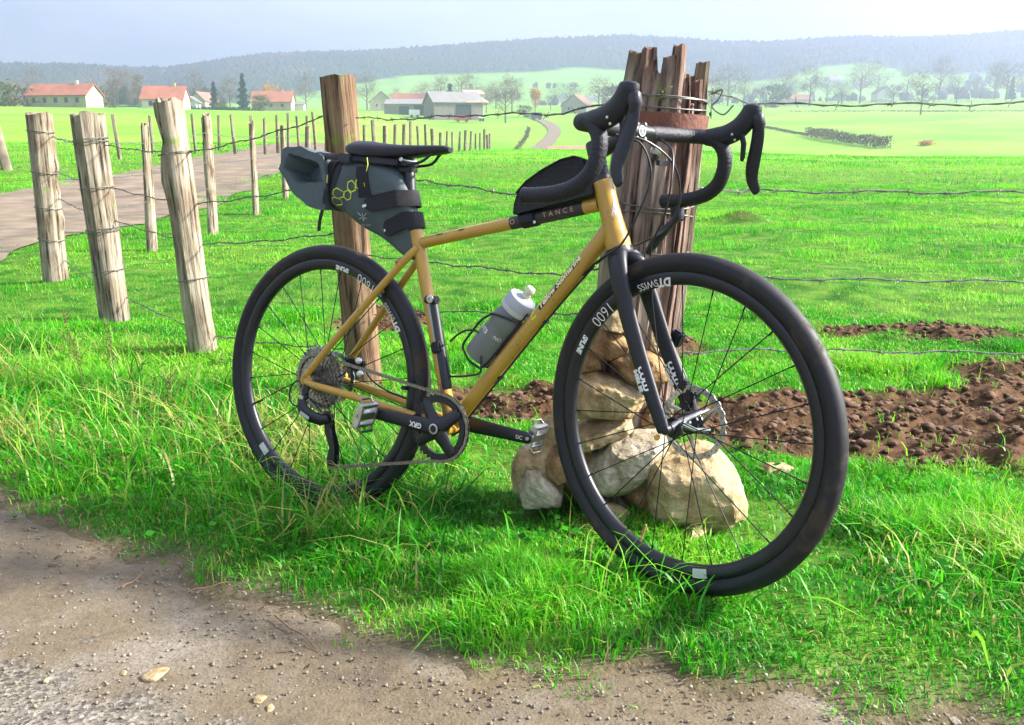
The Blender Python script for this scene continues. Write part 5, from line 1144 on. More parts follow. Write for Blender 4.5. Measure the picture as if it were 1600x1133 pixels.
# dead docks and seed stalks in the verge
STK = simple('dead_stalk', (.12, .065, .04), .9)
for i, (u, v, y, h, lb) in enumerate(((140, 655, 3.05, .40, 'dead brown seed stalk, taller of the pair near the crooked post'), (178, 640, 3.2, .36, 'slender dead seed stalk, shorter of the pair'), (240, 625, 3.1, .16, 'short dead seed head close to the rear tyre'))):
    p = at(u, v, y); p.z = float(ground_z(p.x, p.y)); o = empty('dead_stalk', p); rd_ = random.Random(i); tag(o, lb, 'weed', 'dead stalks in the verge')
    b = MB(); top = Vector((-.05 + .06 * i, .0, h)); b.tube(spline([(0, 0, 0), tuple(top * .5 + Vector((.01, 0, 0))), tuple(top)], 5), .0014, 5)
    for k in range(7): f = rd_.uniform(.45, 1); q = top * f; b.tube([q, q + Vector((rd_.uniform(-.05, .05), rd_.uniform(-.03, .03), rd_.uniform(.02, .06)))], .0008, 4)
    b.build('stalk', STK, o); b = MB()
    for k in range(26): f = rd_.uniform(.4, 1.03); q = top * f + Vector((rd_.gauss(0, .012), rd_.gauss(0, .012), 0)); b.lathe([(.0005, -.004), (.0035, 0), (.0005, .004)], q, (rd_.gauss(0, 1), rd_.gauss(0, 1), 1), 5)
    b.build('seed_head', STK, o)['kind'] = 'stuff'
# ------------------------------------------------------------------ grass
GRASS = grass_material('grass_blades', [(0.0, (.012, .14, .005)), (.30, (.030, .30, .006)), (.60, (.085, .48, .010)), (.80, (.24, .56, .025)), (.88, (.38, .42, .09)), (1.0, (.42, .33, .16))], .5, .025)
def blades(name, x, y, L, W, hue, lean, segs=2, zoff=-.004, yaw=None):
    n = len(x); z = ground_z(x, y) + zoff
    a = rng.uniform(0, 2 * np.pi, n) if yaw is None else yaw
    dx, dy = np.cos(a), np.sin(a)                   # lean direction
    px, py = -dy, dx                                # width direction
    tw = rng.uniform(-.8, .8, n); c, s = np.cos(tw), np.sin(tw); wx, wy = px * c - py * s, px * s + py * c
    lv = []
    if segs == 1: hs = [0.0]
    elif segs == 2: hs = [0.0, .55]
    else: hs = [0.0, .35, .7]
    P = []
    for h in hs + [1.0]:
        f = lean * h * h; zz = L * (h - .42 * np.clip(lean, 0, 2) * h * h * h); wd = W * .5 * (1 - .55 * h)
        cx = x + dx * L * f; cy = y + dy * L * f
        if h < 1: P += [np.stack([cx - wx * wd, cy - wy * wd, z + zz], 1), np.stack([cx + wx * wd, cy + wy * wd, z + zz], 1)]
        else: P += [np.stack([cx, cy, z + zz], 1)]
    K = len(P); V = np.stack(P, 1).reshape(-1, 3); b = np.arange(n)[:, None] * K
    F = []
    for i in range(len(hs) - 1): F.append(b + np.array([[2 * i, 2 * i + 1, 2 * i + 3, 2 * i + 2]]))
    F.append(b + np.array([[K - 3, K - 2, K - 1]]))
    me = np_mesh(name, V, F, GRASS, False, {'hue': np.repeat(hue, K)})
    return me
def sample(n, d0, d1, a0=-42, a1=42, power=1.0):
    """points in a wedge in front of the viewpoint, uniform in area for power=1, crowded near for smaller"""
    u = rng.random(n); d = (d0 ** (2 * power) + u * (d1 ** (2 * power) - d0 ** (2 * power))) ** (1 / (2 * power))
    a = np.radians(rng.uniform(a0, a1, n)); return np.sin(a) * d, np.cos(a) * d
def keep_mask(x, y, edge=.05):
    off = road_edge(x, y); k = off > edge + (rng.random(len(x)) ** 1.5) * .26 * (rng.random(len(x)) < .85)
    tuft = fbm(x * 9 + 3, y * 9, 47, 2); k |= (off > -.03) & (tuft > .72) & (rng.random(len(x)) < .3)
    sp = fbm(x * 3.1 + 7, y * 3.1, 48, 3); k &= rng.random(len(x)) < .22 + .78 * sstep(.30, .48, sp)
    m = mud_mask(x, y); k &= rng.random(len(x)) > m * .985
    k &= track_dist(x, y) > 1.3 + rng.random(len(x)) * .6
    for bx, by, br in BLOCKERS: k &= np.hypot(x - bx, y - by) > br
    return k
def hue_field(x, y, dry):
    n = len(x); h = .56 + (fbm(x * 2.6, y * 2.6, 91, 3) - .5) * 1.0 + (fbm(x * .7, y * .7, 92, 2) - .5) * .5 + rng.normal(0, .16, n)
    h = np.clip(h, 0, .80); is_dry = rng.random(n) < dry * (.4 + 1.6 * sstep(.35, .75, fbm(x * 4.5, y * 4.5, 90, 2))); h[is_dry] = rng.uniform(.82, 1.0, is_dry.sum()); return h
def rough(x, y):
    """1 where the verge grass grows long"""
    v = sstep(.05, .25, road_edge(x, y)) * (1 - sstep(.75, 1.35, road_edge(x, y)))
    v = v * (.35 + .65 * sstep(.2, -.7, x))
    w = np.exp(-(((x + 1.05) / .55) ** 2 + ((y - 2.75) / .35) ** 2)) + .9 * np.exp(-(((x + .5) / .28) ** 2 + ((y - 2.22) / .16) ** 2)) + .9 * np.exp(-(((x + 2.2) / .5) ** 2 + ((y - 3.8) / .6) ** 2)) + .5 * np.exp(-(((x + 1.5) / .7) ** 2 + ((y - 3.2) / .5) ** 2)) + .8 * np.exp(-(((x - .18) / .16) ** 2 + ((y - 1.72) / .07) ** 2)) + .55 * np.exp(-(((x - 1.35) / .35) ** 2 + ((y - 1.75) / .3) ** 2))
    return np.clip(v * .55 * sstep(.35, .65, fbm(x * 3, y * 3, 96, 2)) + w, 0, 1)
def build_grass():
    meshes = []
    # near turf
    x, y = sample(350000, 1.15, 5.5, power=.62); k = keep_mask(x, y); x, y = x[k], y[k]; n = len(x); d = np.hypot(x, y)
    tus = fbm(x * 3.4, y * 3.4, 95, 3); r = rough(x, y)
    L = (.015 + .060 * sstep(.45, .75, tus) ** 1.5 + .014 * rng.random(n)) * (1 + .5 * r); W = (.0022 + .0016 * rng.random(n)) * (1 + .10 * d)
    meshes.append(blades('g', x, y, L, W, hue_field(x, y, .06 + .12 * r + .10 * sstep(.55, .75, fbm(x * 1.7 + 5, y * 1.7, 93, 3))), rng.uniform(.15, 1.1, n), 2))
    # long verge blades
    x, y = sample(105000, 1.3, 5.5, power=.8); k = keep_mask(x, y, .09); x, y = x[k], y[k]; r = rough(x, y); k = rng.random(len(x)) < r * .42 + .012; x, y, r = x[k], y[k], r[k]; n = len(x)
    L = (.07 + .14 * rng.random(n) ** 1.5) * (.55 + .75 * r); W = .0032 + .0045 * rng.random(n) ** 2
    meshes.append(blades('g', x, y, L, W, hue_field(x, y, .16 + .26 * r), rng.uniform(.3, 1.5, n), 3))
    x, y = sample(46000, 1.3, 4.5, power=.8); k = keep_mask(x, y, .10); x, y = x[k], y[k]; r = rough(x, y); k = rng.random(len(x)) < r * .11 + .006; x, y, r = x[k], y[k], r[k]; n = len(x)
    broad = blades('g', x, y, (.06 + .11 * rng.random(n)) * (.6 + .6 * r), .006 + .006 * rng.random(n), np.clip(rng.normal(.42, .2, n), 0, .95), rng.uniform(.5, 1.7, n), 3)
    # middle distance
    x, y = sample(385000, 5.3, 22, power=.55); k = keep_mask(x, y); x, y = x[k], y[k]; n = len(x); d = np.hypot(x, y)
    tus = fbm(x * 1.5, y * 1.5, 97, 3)
    L = .016 + .055 * sstep(.48, .78, tus) + .022 * rng.random(n); W = .0042 * (d / 5.5) ** .9 * (.6 + .8 * rng.random(n))
    meshes.append(blades('g', x, y, L, W, hue_field(x * .5, y * .5, .05), rng.uniform(.1, .9, n), 1))
    # far meadow up to the crest
    x, y = sample(170000, 21, 80, power=.5); k = keep_mask(x, y); x, y = x[k], y[k]; n = len(x); d = np.hypot(x, y)
    tus = fbm(x * .6, y * .6, 98, 3)
    L = .03 + .09 * sstep(.5, .78, tus) + .03 * rng.random(n); W = .018 * (d / 21) * (.6 + .8 * rng.random(n))
    meshes.append(blades('g', x, y, L, W, hue_field(x * .2, y * .2, .04), rng.uniform(.1, .7, n), 1))
    names = [('meadow_grass', 'short green pasture grass around the bicycle and fence'), ('verge_grass', 'long rough green and straw grass blades along the road verge'),
             ('pasture_grass', 'bright green grazed pasture grass beyond the fence'), ('distant_grass', 'pale green grass of the meadow up to its crest')]
    meshes.append(broad); names.append(('broad_grass', 'broad arching grass leaves in the rough verge'))
    for me, (nm, lb) in zip(meshes, names):
        me.name = nm; tag(link(nm, me), lb, 'grass', kind='stuff')
    # broad weed leaves and clover in the verge
    x, y = sample(9000, 1.3, 4.2, power=.8); k = keep_mask(x, y, .08); k &= fbm(x * 2.1 + 30, y * 2.1, 99, 2) > .52; x, y = x[k], y[k]; n = len(x)
    z = ground_z(x, y) + rng.uniform(.012, .04, n); a = rng.uniform(0, 6.283, n); s = rng.uniform(.006, .015, n); t = rng.uniform(-.6, .6, (n, 2))
    V = []
    for u, v in ((-1, 0), (0, -.62), (1, 0), (0, .62)):
        uu = u * np.cos(a) - v * np.sin(a); vv = u * np.sin(a) + v * np.cos(a)
        V.append(np.stack([x + uu * s, y + vv * s, z + (uu * t[:, 0] + vv * t[:, 1]) * s], 1))
    V = np.stack(V, 1).reshape(-1, 3); F = np.arange(n * 4).reshape(-1, 4)
    me = np_mesh('clover_leaves', V, F, GRASS, False, {'hue': np.repeat(np.clip(rng.normal(.2, .16, n), 0, .6), 4)}); tag(link('clover_leaves', me), 'small round weed leaves low in the verge grass', 'weeds', kind='stuff')
    # dead leaves, straw bits, crumbs on the road edge
    x, y = sample(2600, 1.15, 3.6, power=.7); off = road_edge(x, y); k = (off > -.16) & (off < .45) & (rng.random(len(x)) < np.exp(-np.abs(off - .03) / .09) + .03); x, y = x[k], y[k]; n = len(x)
    z = ground_z(x, y) + .013; a = rng.uniform(0, 6.283, n); s = rng.uniform(.003, .011, n); w = s * rng.uniform(.1, .35, n); V = []
    for u, v, h in ((-1, -1, 0), (1, -.6, .4), (1, 1, 0), (-.8, 1, .5)):
        V.append(np.stack([x + u * s * np.cos(a) - v * w * np.sin(a), y + u * s * np.sin(a) + v * w * np.cos(a), z + h * w], 1))
    V = np.stack(V, 1).reshape(-1, 3); F = np.arange(n * 4).reshape(-1, 4)
    LIT = grass_material('litter', [(0, (.03, .02, .01)), (.6, (.09, .058, .028)), (1, (.20, .15, .07))], .1)
    me = np_mesh('leaf_litter', V, F, LIT, False, {'hue': np.repeat(rng.random(n), 4)}); tag(link('leaf_litter', me), 'brown dead leaf scraps and straw on the muddy road edge', 'litter', kind='stuff')
    # clods on the mud and gravel crumbs on the road
    ico = [(0, 0, 1), (.894, 0, .447), (.276, .851, .447), (-.724, .526, .447), (-.724, -.526, .447), (.276, -.851, .447), (.724, .526, -.447), (-.276, .851, -.447), (-.894, 0, -.447), (-.276, -.851, -.447), (.724, -.526, -.447), (0, 0, -1)]
    icf = [(0, 1, 2), (0, 2, 3), (0, 3, 4), (0, 4, 5), (0, 5, 1), (1, 6, 2), (2, 7, 3), (3, 8, 4), (4, 9, 5), (5, 10, 1), (6, 7, 2), (7, 8, 3), (8, 9, 4), (9, 10, 5), (10, 6, 1), (11, 7, 6), (11, 8, 7), (11, 9, 8), (11, 10, 9), (11, 6, 10)]
    IV, IF = np.array(ico), np.array(icf)
    def lumps(nm, lb, cat, x, y, s, mat, sink=.3, flat=.7, up=0.0):
        n = len(x); z = ground_z(x, y) + up
        J = IV[None] * (1 + rng.uniform(-.5, .5, (n, 12, 1))) * s[:, None, None]; J[:, :, 2] *= flat
        J = J + np.stack([x, y, z + s * (flat - sink)], 1)[:, None, :]
        F = (np.arange(n)[:, None, None] * 12 + IF[None]).reshape(-1, 3)
        me = np_mesh(nm, J.reshape(-1, 3), F, mat, False); tag(link(nm, me), lb, cat, kind='stuff')
    x, y = sample(30000, 2.2, 6.5, -20, 36); k = rng.random(len(x)) < mud_mask(x, y) ** 2; x, y = x[k][:5200], y[k][:5200]
    SOIL = simple('soil', (.11, .06, .032), .95, noise=.6, nscale=30, bump=.5, bscale=120)
    lumps('mud_clods', 'brown trampled earth clods of the bare muddy ground', 'mud', x, y, .003 + .019 * rng.random(len(x)) ** 4, SOIL, .45, .6)
    x, y = sample(60000, 1.15, 3.5, power=.7); off = road_edge(x, y); k = off < .08; x, y = x[k][:15000], y[k][:15000]
    GRIT = simple('grit', (.26, .23, .18), .9, c2=(.09, .078, .062), nscale=70)
    lumps('road_gravel', 'fine grit and crumbs strewn over the worn road', 'gravel', x, y, .0010 + .0034 * rng.random(len(x)) ** 7, GRIT, .15, .7, .010)
build_grass()
# ------------------------------------------------------------------ valley: houses, barns, trees, hedges, woods, haze
TILE = simple('red_tiles', (.30, .105, .065), .85, noise=.3, nscale=.6); TILE2 = simple('brown_tiles', (.24, .12, .09), .85, noise=.3, nscale=.6); GREYROOF = simple('fibre_roof', (.20, .19, .19), .8, noise=.2, nscale=.5)
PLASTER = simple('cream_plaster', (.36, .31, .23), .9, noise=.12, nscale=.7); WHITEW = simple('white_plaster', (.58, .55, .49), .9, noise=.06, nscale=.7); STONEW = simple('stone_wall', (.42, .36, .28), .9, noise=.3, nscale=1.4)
BOARD = simple('barn_boards', (.20, .17, .15), .9, noise=.25, nscale=.9); DOORSHADE = simple('painted_door_shade', (.02, .02, .025), .9); GLASS = simple('window_glass', (.03, .035, .045), .15); PINKROOF = simple('salmon_roof', (.58, .34, .26), .85, noise=.15, nscale=.7)
SHUT = simple('shutter_paint', (.30, .24, .18), .7); REDP = simple('red_paint', (.42, .07, .05), .6); WHITEP = simple('white_sheet', (.78, .78, .76), .5); DARKP = simple('dark_paint', (.05, .06, .09), .5)
def house(name, u, y, w, d, hw, hr, yaw, wall, roof, label, gable_front=False, wins=3, chim=True, doors=1, base_row=None, group=None, over=.4):
    """ridge runs along local x (width w); gable_front turns it by a quarter"""
    p = at(u, 200, y); z = float(ground_z(p.x, y)) if base_row is None else row(base_row, y)
    o = empty(name, (p.x, y, z), R(yaw)); tag(o, label, 'house' if 'house' in name else 'barn', group)
    X, Y = w / 2, d / 2; rot = Matrix.Rotation(R(90), 3, 'Z') if gable_front else Matrix.Identity(3)
    if gable_front: X, Y = d / 2, w / 2
    fn = lambda q: tuple(rot @ Vector(q))
    b = MB(); b.add([(-X, -Y, -2), (X, -Y, -2), (X, Y, -2), (-X, Y, -2), (-X, -Y, hw), (X, -Y, hw), (X, Y, hw), (-X, Y, hw), (-X, 0, hw + hr - .15), (X, 0, hw + hr - .15)], [(0, 1, 5, 4), (2, 3, 7, 6), (1, 2, 6, 9, 5), (3, 0, 4, 8, 7), (4, 5, 9, 8), (6, 7, 8, 9)]); b.build('wall', wall, o, smooth=False, fn=fn)
    e = over; t = .22; sl = hr / Y; b = MB(); pr = [(-(Y + e), hw - e * sl), (0, hw + hr), (Y + e, hw - e * sl), (Y + e, hw - e * sl + t), (0, hw + hr + t), (-(Y + e), hw - e * sl + t)]
    b.add([(s * (X + e), yy, zz) for s in (-1, 1) for yy, zz in pr], [(0, 1, 4, 5), (1, 2, 3, 4), (11, 10, 7, 6), (10, 9, 8, 7), (0, 6, 7, 1), (1, 7, 8, 2), (5, 4, 10, 11), (4, 3, 9, 10), (0, 5, 11, 6), (2, 8, 9, 3)]); rf = b.build('roof', roof, o, smooth=False, fn=fn)
    if chim: b = MB(); b.box((X * .45, 0, hw + hr + .3), (.8, .6, 1.3)); b.build('chimney', WHITEW if chim == 2 else STONEW, rf, smooth=False, fn=fn)
    fw = Y if not gable_front else X; ww = w
    for i in range(wins):
        xx = -ww / 2 + ww * (i + .8) / (wins + .6); b = MB(); b.box((xx, -d / 2 - .03, hw * .55), (1.15, .10, 1.35)); wn = b.build('window', SHUT if wall is not STONEW else WHITEW, o, smooth=False); b = MB(); b.box((xx, -d / 2 - .09, hw * .55), (.85, .04, 1.1)); b.build('pane', GLASS, wn, smooth=False)
    for i in range(doors): b = MB(); b.box((ww * (.32 - .55 * i), -d / 2 - .04, hw * .36), (1.3 if hw < 4 else 2.6, .12, hw * .72)); b.build('door', SHUT, o, smooth=False)
    return o
house('farm_house', 106, 230, 15.5, 7.5, 2.7, 2.6, -7, PLASTER, TILE, 'long low farmhouse with red tiled roof behind the pale round post', wins=5, chim=2, doors=2)
house('farm_house', 263, 245, 10.2, 8, 2.6, 3.2, 6, WHITEW, TILE, 'white house with steep red roof directly above the crooked post', wins=3)
house('small_house', 302, 300, 4.4, 6, 2.6, 1.7, 4, WHITEW, GREYROOF, 'tiny white gabled outbuilding beside the steep red roofed house', True, 1, False, 0)
house('farm_house', 322, 320, 6.2, 9, 3.0, 2.8, -14, STONEW, TILE2, 'brown stone gabled house between white outbuilding and conifers', True, 1, False, 0)
house('farm_house', 430, 330, 13.5, 9, 2.8, 3.6, 3, PLASTER, TILE, 'red roofed house half hidden by bushes left of the tall post', wins=3)
house('small_house', 470, 335, 3.6, 3.5, 2.0, .8, 0, WHITEW, GREYROOF, 'small white shed at the end of the red roofed house', False, 0, False, 0)
house('farm_house', 597, 390, 9.5, 12, 3.4, 3.9, 8, STONEW, TILE2, 'stone gabled farmhouse just right of the tall brown post', True, 2, False, 0)
house('farm_house', 648, 395, 17, 9, 3.2, 3.6, 2, PLASTER, TILE, 'orange roofed farm wing above the low dark shed', wins=3, chim=False)
house('farm_house', 903, 385, 10.5, 12, 2.8, 4.2, -22, PLASTER, TILE2, 'cream gabled house with brown roof left of the near brake hood', True, 2, False, 0)
house('hill_house', 880, 820, 9, 9, 4.5, 3.5, 0, WHITEW, GREYROOF, 'faint white house high on the wooded slope', True, 0, False, 0); house('hill_house', 922, 830, 16, 8, 3.0, 2.0, 0, WHITEW, GREYROOF, 'faint long white house beside the one on the wooded slope', False, 0, False, 0)
house('hill_house', 1298, 880, 15, 10, 4.0, 4.0, 10, WHITEW, GREYROOF, 'hazy house in the pale hillside clearing', False, 0, False, 0); house('hill_house', 1188, 860, 9, 8, 5, 3.0, 0, WHITEW, WHITEW, 'small hazy white house in the woods right of the splintered post', True, 0, False, 0); house('hill_house', 1338, 860, 11, 9, 4, 4, 0, STONEW, GREYROOF, 'hazy dark house at the edge of the hillside clearing', False, 0, False, 0)
house('farm_house', 1242, 470, 13, 8, 2.6, 2.4, 0, WHITEW, TILE2, 'hazy low farmhouse among trees beyond the far brake hood', wins=0, chim=False, doors=0); house('farm_house', 1374, 470, 8, 8, 4.2, 3.0, 0, WHITEW, GREYROOF, 'hazy pale house left of the lone pasture tree', True, 0, False, 0)
# low shed beside the barn
def shed(u, y, w, d, h, label, openings, yaw=0, wall=BOARD, roof=GREYROOF, slope=.18, name='barn'):
    p = at(u, 200, y); o = empty(name, (p.x, y, float(ground_z(p.x, y))), R(yaw)); tag(o, label, 'barn'); X, Y = w / 2, d / 2; hb = h + d * slope
    b = MB(); b.add([(-X, -Y, -2), (X, -Y, -2), (X, Y, -2), (-X, Y, -2), (-X, -Y, h), (X, -Y, h), (X, Y, hb), (-X, Y, hb)], [(0, 1, 5, 4), (1, 2, 6, 5), (2, 3, 7, 6), (3, 0, 4, 7)]); b.build('wall', wall, o, smooth=False)
    b = MB(); e = .35; b.add([(s * (X + e), yy, zz + t) for t in (0.02, .22) for s, yy, zz in ((-1, -Y - e, h - e * slope), (1, -Y - e, h - e * slope), (1, Y + e, hb + e * slope), (-1, Y + e, hb + e * slope))], [(3, 2, 1, 0), (4, 5, 6, 7), (0, 1, 5, 4), (1, 2, 6, 5), (2, 3, 7, 6), (3, 0, 4, 7)]); b.build('roof', roof, o, smooth=False)
    for x, ow, oh in openings: b = MB(); b.box((x, -Y - .03, oh / 2), (ow, .12, oh)); b.build('doorway', DOORSHADE, o, smooth=False)  # dark slab on the closed wall; the shade inside the opening is painted
    return o
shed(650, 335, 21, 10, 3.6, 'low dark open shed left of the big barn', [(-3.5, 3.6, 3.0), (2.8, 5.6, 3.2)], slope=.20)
sh = house('big_barn', 708, 305, 16.0, 15, 5.0, 3.4, 18, BOARD, GREYROOF, 'big grey board barn with open doorway and stepped roofs', False, 0, False, 0, over=.5)
b = MB(); b.box((1.6, -7.58, 2.0), (5.0, .14, 4.6)); b.build('doorway', DOORSHADE, sh, smooth=False)  # near-black box paints the barn's unlit inside onto its front wall
b = MB(); b.box((6.1, -4.0, 5.9), (7.6, 8.4, .35), Matrix.Rotation(R(12), 3, 'X')); b.build('roof', PINKROOF, sh, smooth=False)
b = MB(); b.box((7.4, 1.6, 8.6), (6.4, 6.0, .35), Matrix.Rotation(R(14), 3, 'X')); b.build('roof', PINKROOF, sh, smooth=False)
b = MB(); b.box((8.15, -2.0, 2.5), (.3, 11.0, 6.4)); b.box((8.2, 2.2, 5.0), (.3, 5.5, 6.4)); b.build('gable_wall', WHITEW, sh, smooth=False)  # pale boxes over the board end; sunlight on the gable put into the colour
house('field_shed', 903, 118, 7.4, 5.2, .9, 1.35, 2, STONEW, simple('rust_roof', (.36, .17, .13), .85, noise=.25, nscale=1.5), 'low rusty roofed field shelter in the dip left of the drop bar', False, 0, False, 0, over=.25)
def trailer(u, y, w, h, mat, label, cat='trailer', name='trailer', box=True):
    p = at(u, 200, y); o = empty(name, (p.x, y, float(ground_z(p.x, y))), R(8)); tag(o, label, cat)
    b = MB(); b.box((0, 0, h * .62), (w, 2.2, h * .72)); b.build('body', mat, o, smooth=False, bevel=.08)
    for s in (-1, 1): b = MB(); b.lathe([(.2, -.12), (.5, -.1), (.5, .1), (.2, .12)], (s * w * .28, -1.0, .5), (0, 1, 0), 12); b.build('wheel', DARKP, o)
trailer(648, 300, 3.4, 2.6, WHITEP, 'white horse trailer parked before the low shed'); trailer(722, 285, 4.6, 2.0, REDP, 'dark red farm trailer before the big barn'); trailer(838, 300, 3.4, 2.4, DARKP, 'dark van where the track reaches the hamlet', 'van', 'parked_van'); trailer(752, 290, 1.6, 1.5, WHITEP, 'small white cart beside the dark red trailer', 'cart', 'farm_cart')
# --- trees
BARK = simple('bark', (.10, .085, .07), .95); TWIGS = grass_material('twigs', [(0, (.085, .062, .050)), (.6, (.16, .115, .085)), (1, (.23, .17, .11))], .15); AUT = grass_material('autumn_leaves', [(0, (.30, .15, .04)), (1, (.60, .36, .09))], .3); CON = grass_material('conifer_needles', [(0, (.012, .035, .022)), (1, (.035, .085, .045))], .1); BUSHM = grass_material('olive_bush', [(0, (.05, .075, .03)), (1, (.16, .17, .08))], .2)
def tri_cloud(P, L, Wd, mat, name, up=.3):
    n = len(P); d = rng.normal(0, 1, (n, 3)); d[:, 2] = np.abs(d[:, 2]) * (1 + up); d /= np.linalg.norm(d, axis=1)[:, None]; e = np.cross(d, rng.normal(0, 1, (n, 3))); e /= np.linalg.norm(e, axis=1)[:, None]
    L = np.asarray(L)[:, None] * np.ones((n, 1)); V = np.stack([P - e * Wd, P + e * Wd, P + d * L], 1).reshape(-1, 3); return np_mesh(name, V, np.arange(n * 3).reshape(-1, 3), mat, False, {'hue': np.repeat(rng.random(n), 3)})
def crown_pts(n, h0, h1, r, lumps_=14):
    c = []; 
    for _ in range(lumps_): a, z = rng.uniform(0, 6.28), rng.uniform(h0, h1); f = 1 - abs((z - (h0 + h1) / 2) / ((h1 - h0) / 2)) ** 2.2; rr = r * math.sqrt(max(f, .05)) * rng.uniform(.3, .95); c.append((math.cos(a) * rr, math.sin(a) * rr, z))
    c = np.array(c); k = rng.integers(0, len(c), n); return c[k] + rng.normal(0, 1, (n, 3)) * np.array([r * .24, r * .24, (h1 - h0) * .11])
def bare_tree(name, h, r, n, mat=TWIGS, tw=.035, tl=(.5, 1.4)):
    o = empty(name, (0, 0, 0)); b = MB(); b.tube([(0, 0, -.5), (.05, 0, h * .2), (0, .05, h * .45), (.05, 0, h * .8)], [.026 * h, .020 * h, .014 * h, .004 * h], 8)
    for k in range(9): a = 2.4 * k; z = h * (.25 + .06 * k); l = r * (1 - .06 * k); b.tube([(0, 0, z), (math.cos(a) * l * .5, math.sin(a) * l * .5, z + l * .35), (math.cos(a) * l * .9, math.sin(a) * l * .9, z + l * .85)], [.010 * h, .006 * h, .002 * h], 6)
    b.build('trunk', BARK, o); link('crown', tri_cloud(crown_pts(n, h * .32, h * 1.0, r), rng.uniform(*tl, n), tw, mat, 'crown'), o); return o
def conifer(h, r, n):
    o = empty('conifer_tree'); b = MB(); b.tube([(0, 0, -.5), (0, 0, h * .9)], [.03 * h, .005 * h], 8); b.build('trunk', BARK, o)
    f = rng.random(n) ** .7; z = h * (1 - f) ; a = rng.uniform(0, 6.28, n); rr = r * (.12 + .88 * f) * np.sqrt(rng.random(n)) * (.8 + .35 * np.sin(z * 3)); P = np.stack([np.cos(a) * rr, np.sin(a) * rr, z + .2], 1)
    link('crown', tri_cloud(P, rng.uniform(.4, .9, n), .22, CON, 'crown', -.8), o); return o
def bush(h, r, n, mat=BUSHM): 
    o = empty('bush'); b = MB(); b.tube([(0, 0, -.3), (0, 0, h * .5)], [.08, .03], 6); b.build('stem', BARK, o); link('foliage', tri_cloud(crown_pts(n, .1 * h, h * .95, r, 8), rng.uniform(.2, .6, n), .10, mat, 'foliage'), o); return o
protos = {'a': bare_tree('bare_tree', 12, 4.6, 1700), 'b': bare_tree('bare_tree', 11, 5.2, 2000), 'c': bare_tree('bare_tree', 12, 3.8, 1500), 'o': bare_tree('autumn_tree', 9, 3.0, 1200, AUT, .14, (.3, .8)), 'k': conifer(12, 2.6, 2200), 'l': conifer(12, 3.4, 2600), 'g': bush(3, 2.2, 800), 'h': bush(3, 2.4, 800, TWIGS)}
usedp = set()
def tree(k, u, y, hpx, label, group=None, base_row=None, wide=1.0):
    o = protos[k] if k not in usedp else copy_tree(protos[k]); usedp.add(k)
    p = at(u, 200, y); h = hpx / 1416.0 * y; h0 = {'a': 12, 'b': 11, 'c': 12, 'o': 9, 'k': 12, 'l': 12, 'g': 3, 'h': 3}[k]; s = h / h0
    o.location = (p.x, y, float(ground_z(p.x, y)) - .1); o.scale = (s * wide, s * wide, s); o.rotation_euler = (0, 0, random.uniform(0, 6.28)); tag(o, label, {'g': 'bush', 'h': 'bush'}.get(k, 'tree'), group); return o
tree('a', 182, 262, 56, 'tall bare tree between the two red roofed farmhouses'); tree('c', 221, 262, 50, 'narrow bare tree close to the steep red roofed house')
tree('g', 12, 225, 36, 'olive green bush at the edge beside the long farmhouse', wide=1.1); tree('h', 42, 228, 26, 'brown bare bush before the gable of the long farmhouse', wide=1.3); tree('h', 150, 236, 24, 'brown bare bush at the end of the long farmhouse', wide=1.2)
tree('k', 338, 300, 42, 'dark conifer nearest the brown stone house'); tree('c', 362, 300, 46, 'thin hazy tree between the two dark conifers'); tree('l', 383, 296, 54, 'tallest dark pointed conifer left of the tall post', wide=.8)
tree('g', 408, 300, 24, 'grey green garden bush before the half hidden red house'); tree('g', 350, 290, 16, 'low garden bush beneath the thin hazy tree'); tree('o', 424, 345, 36, 'rusty autumn tree above the half hidden red house')
tree('l', 704, 345, 46, 'dark conifer behind the ridge of the big barn'); tree('b', 722, 370, 60, 'hazy pinkish bare tree towering over the big barn'); tree('a', 790, 278, 62, 'lone bare orchard tree right of the big barn'); tree('o', 836, 335, 40, 'golden autumn tree at the top of the track', wide=.7); tree('g', 822, 330, 18, 'green bush left of the golden autumn tree')
tree('h', 960, 380, 36, 'bare bush hidden partly by the near brake hood', wide=1.2); tree('b', 760, 400, 42, 'hazy bare tree behind the sunlit gable of the barn')
tree('c', 1110, 300, 56, 'bare tree in the pasture between post and far brake hood'); tree('a', 1436, 285, 58, 'lone dark bare tree standing in the bright pasture'); tree('g', 1205, 420, 34, 'round green bush behind the far brake hood'); tree('k', 1574, 455, 32, 'hazy pointed conifer near the picture edge')
for i, u in enumerate((1085, 1135, 1160, 1185, 1222, 1262, 1288, 1312, 1340, 1366, 1392, 1412, 1462, 1490, 1520, 1548, 1566, 1592)):
    tree('abc'[i % 3], u, 470 + 45 * math.sin(i * 2.3), 44 + 14 * math.sin(i * 1.7), 'hazy bare tree in the long row beyond the bright pasture', 'hazy trees beyond the pasture', wide=1.15)
for i, u in enumerate((20, 60, 120, 165, 205, 245, 275, 310, 400, 445, 480, 515, 545, 575, 620, 660, 690, 745, 775, 800, 860, 890, 935, 970)):
    tree('bca'[i % 3], u, 430 + 40 * math.sin(i * 1.9), 38 + 12 * math.sin(i * 2.1), 'hazy brown bare tree behind the hamlet roofs', 'hazy trees behind the hamlet', wide=1.2)
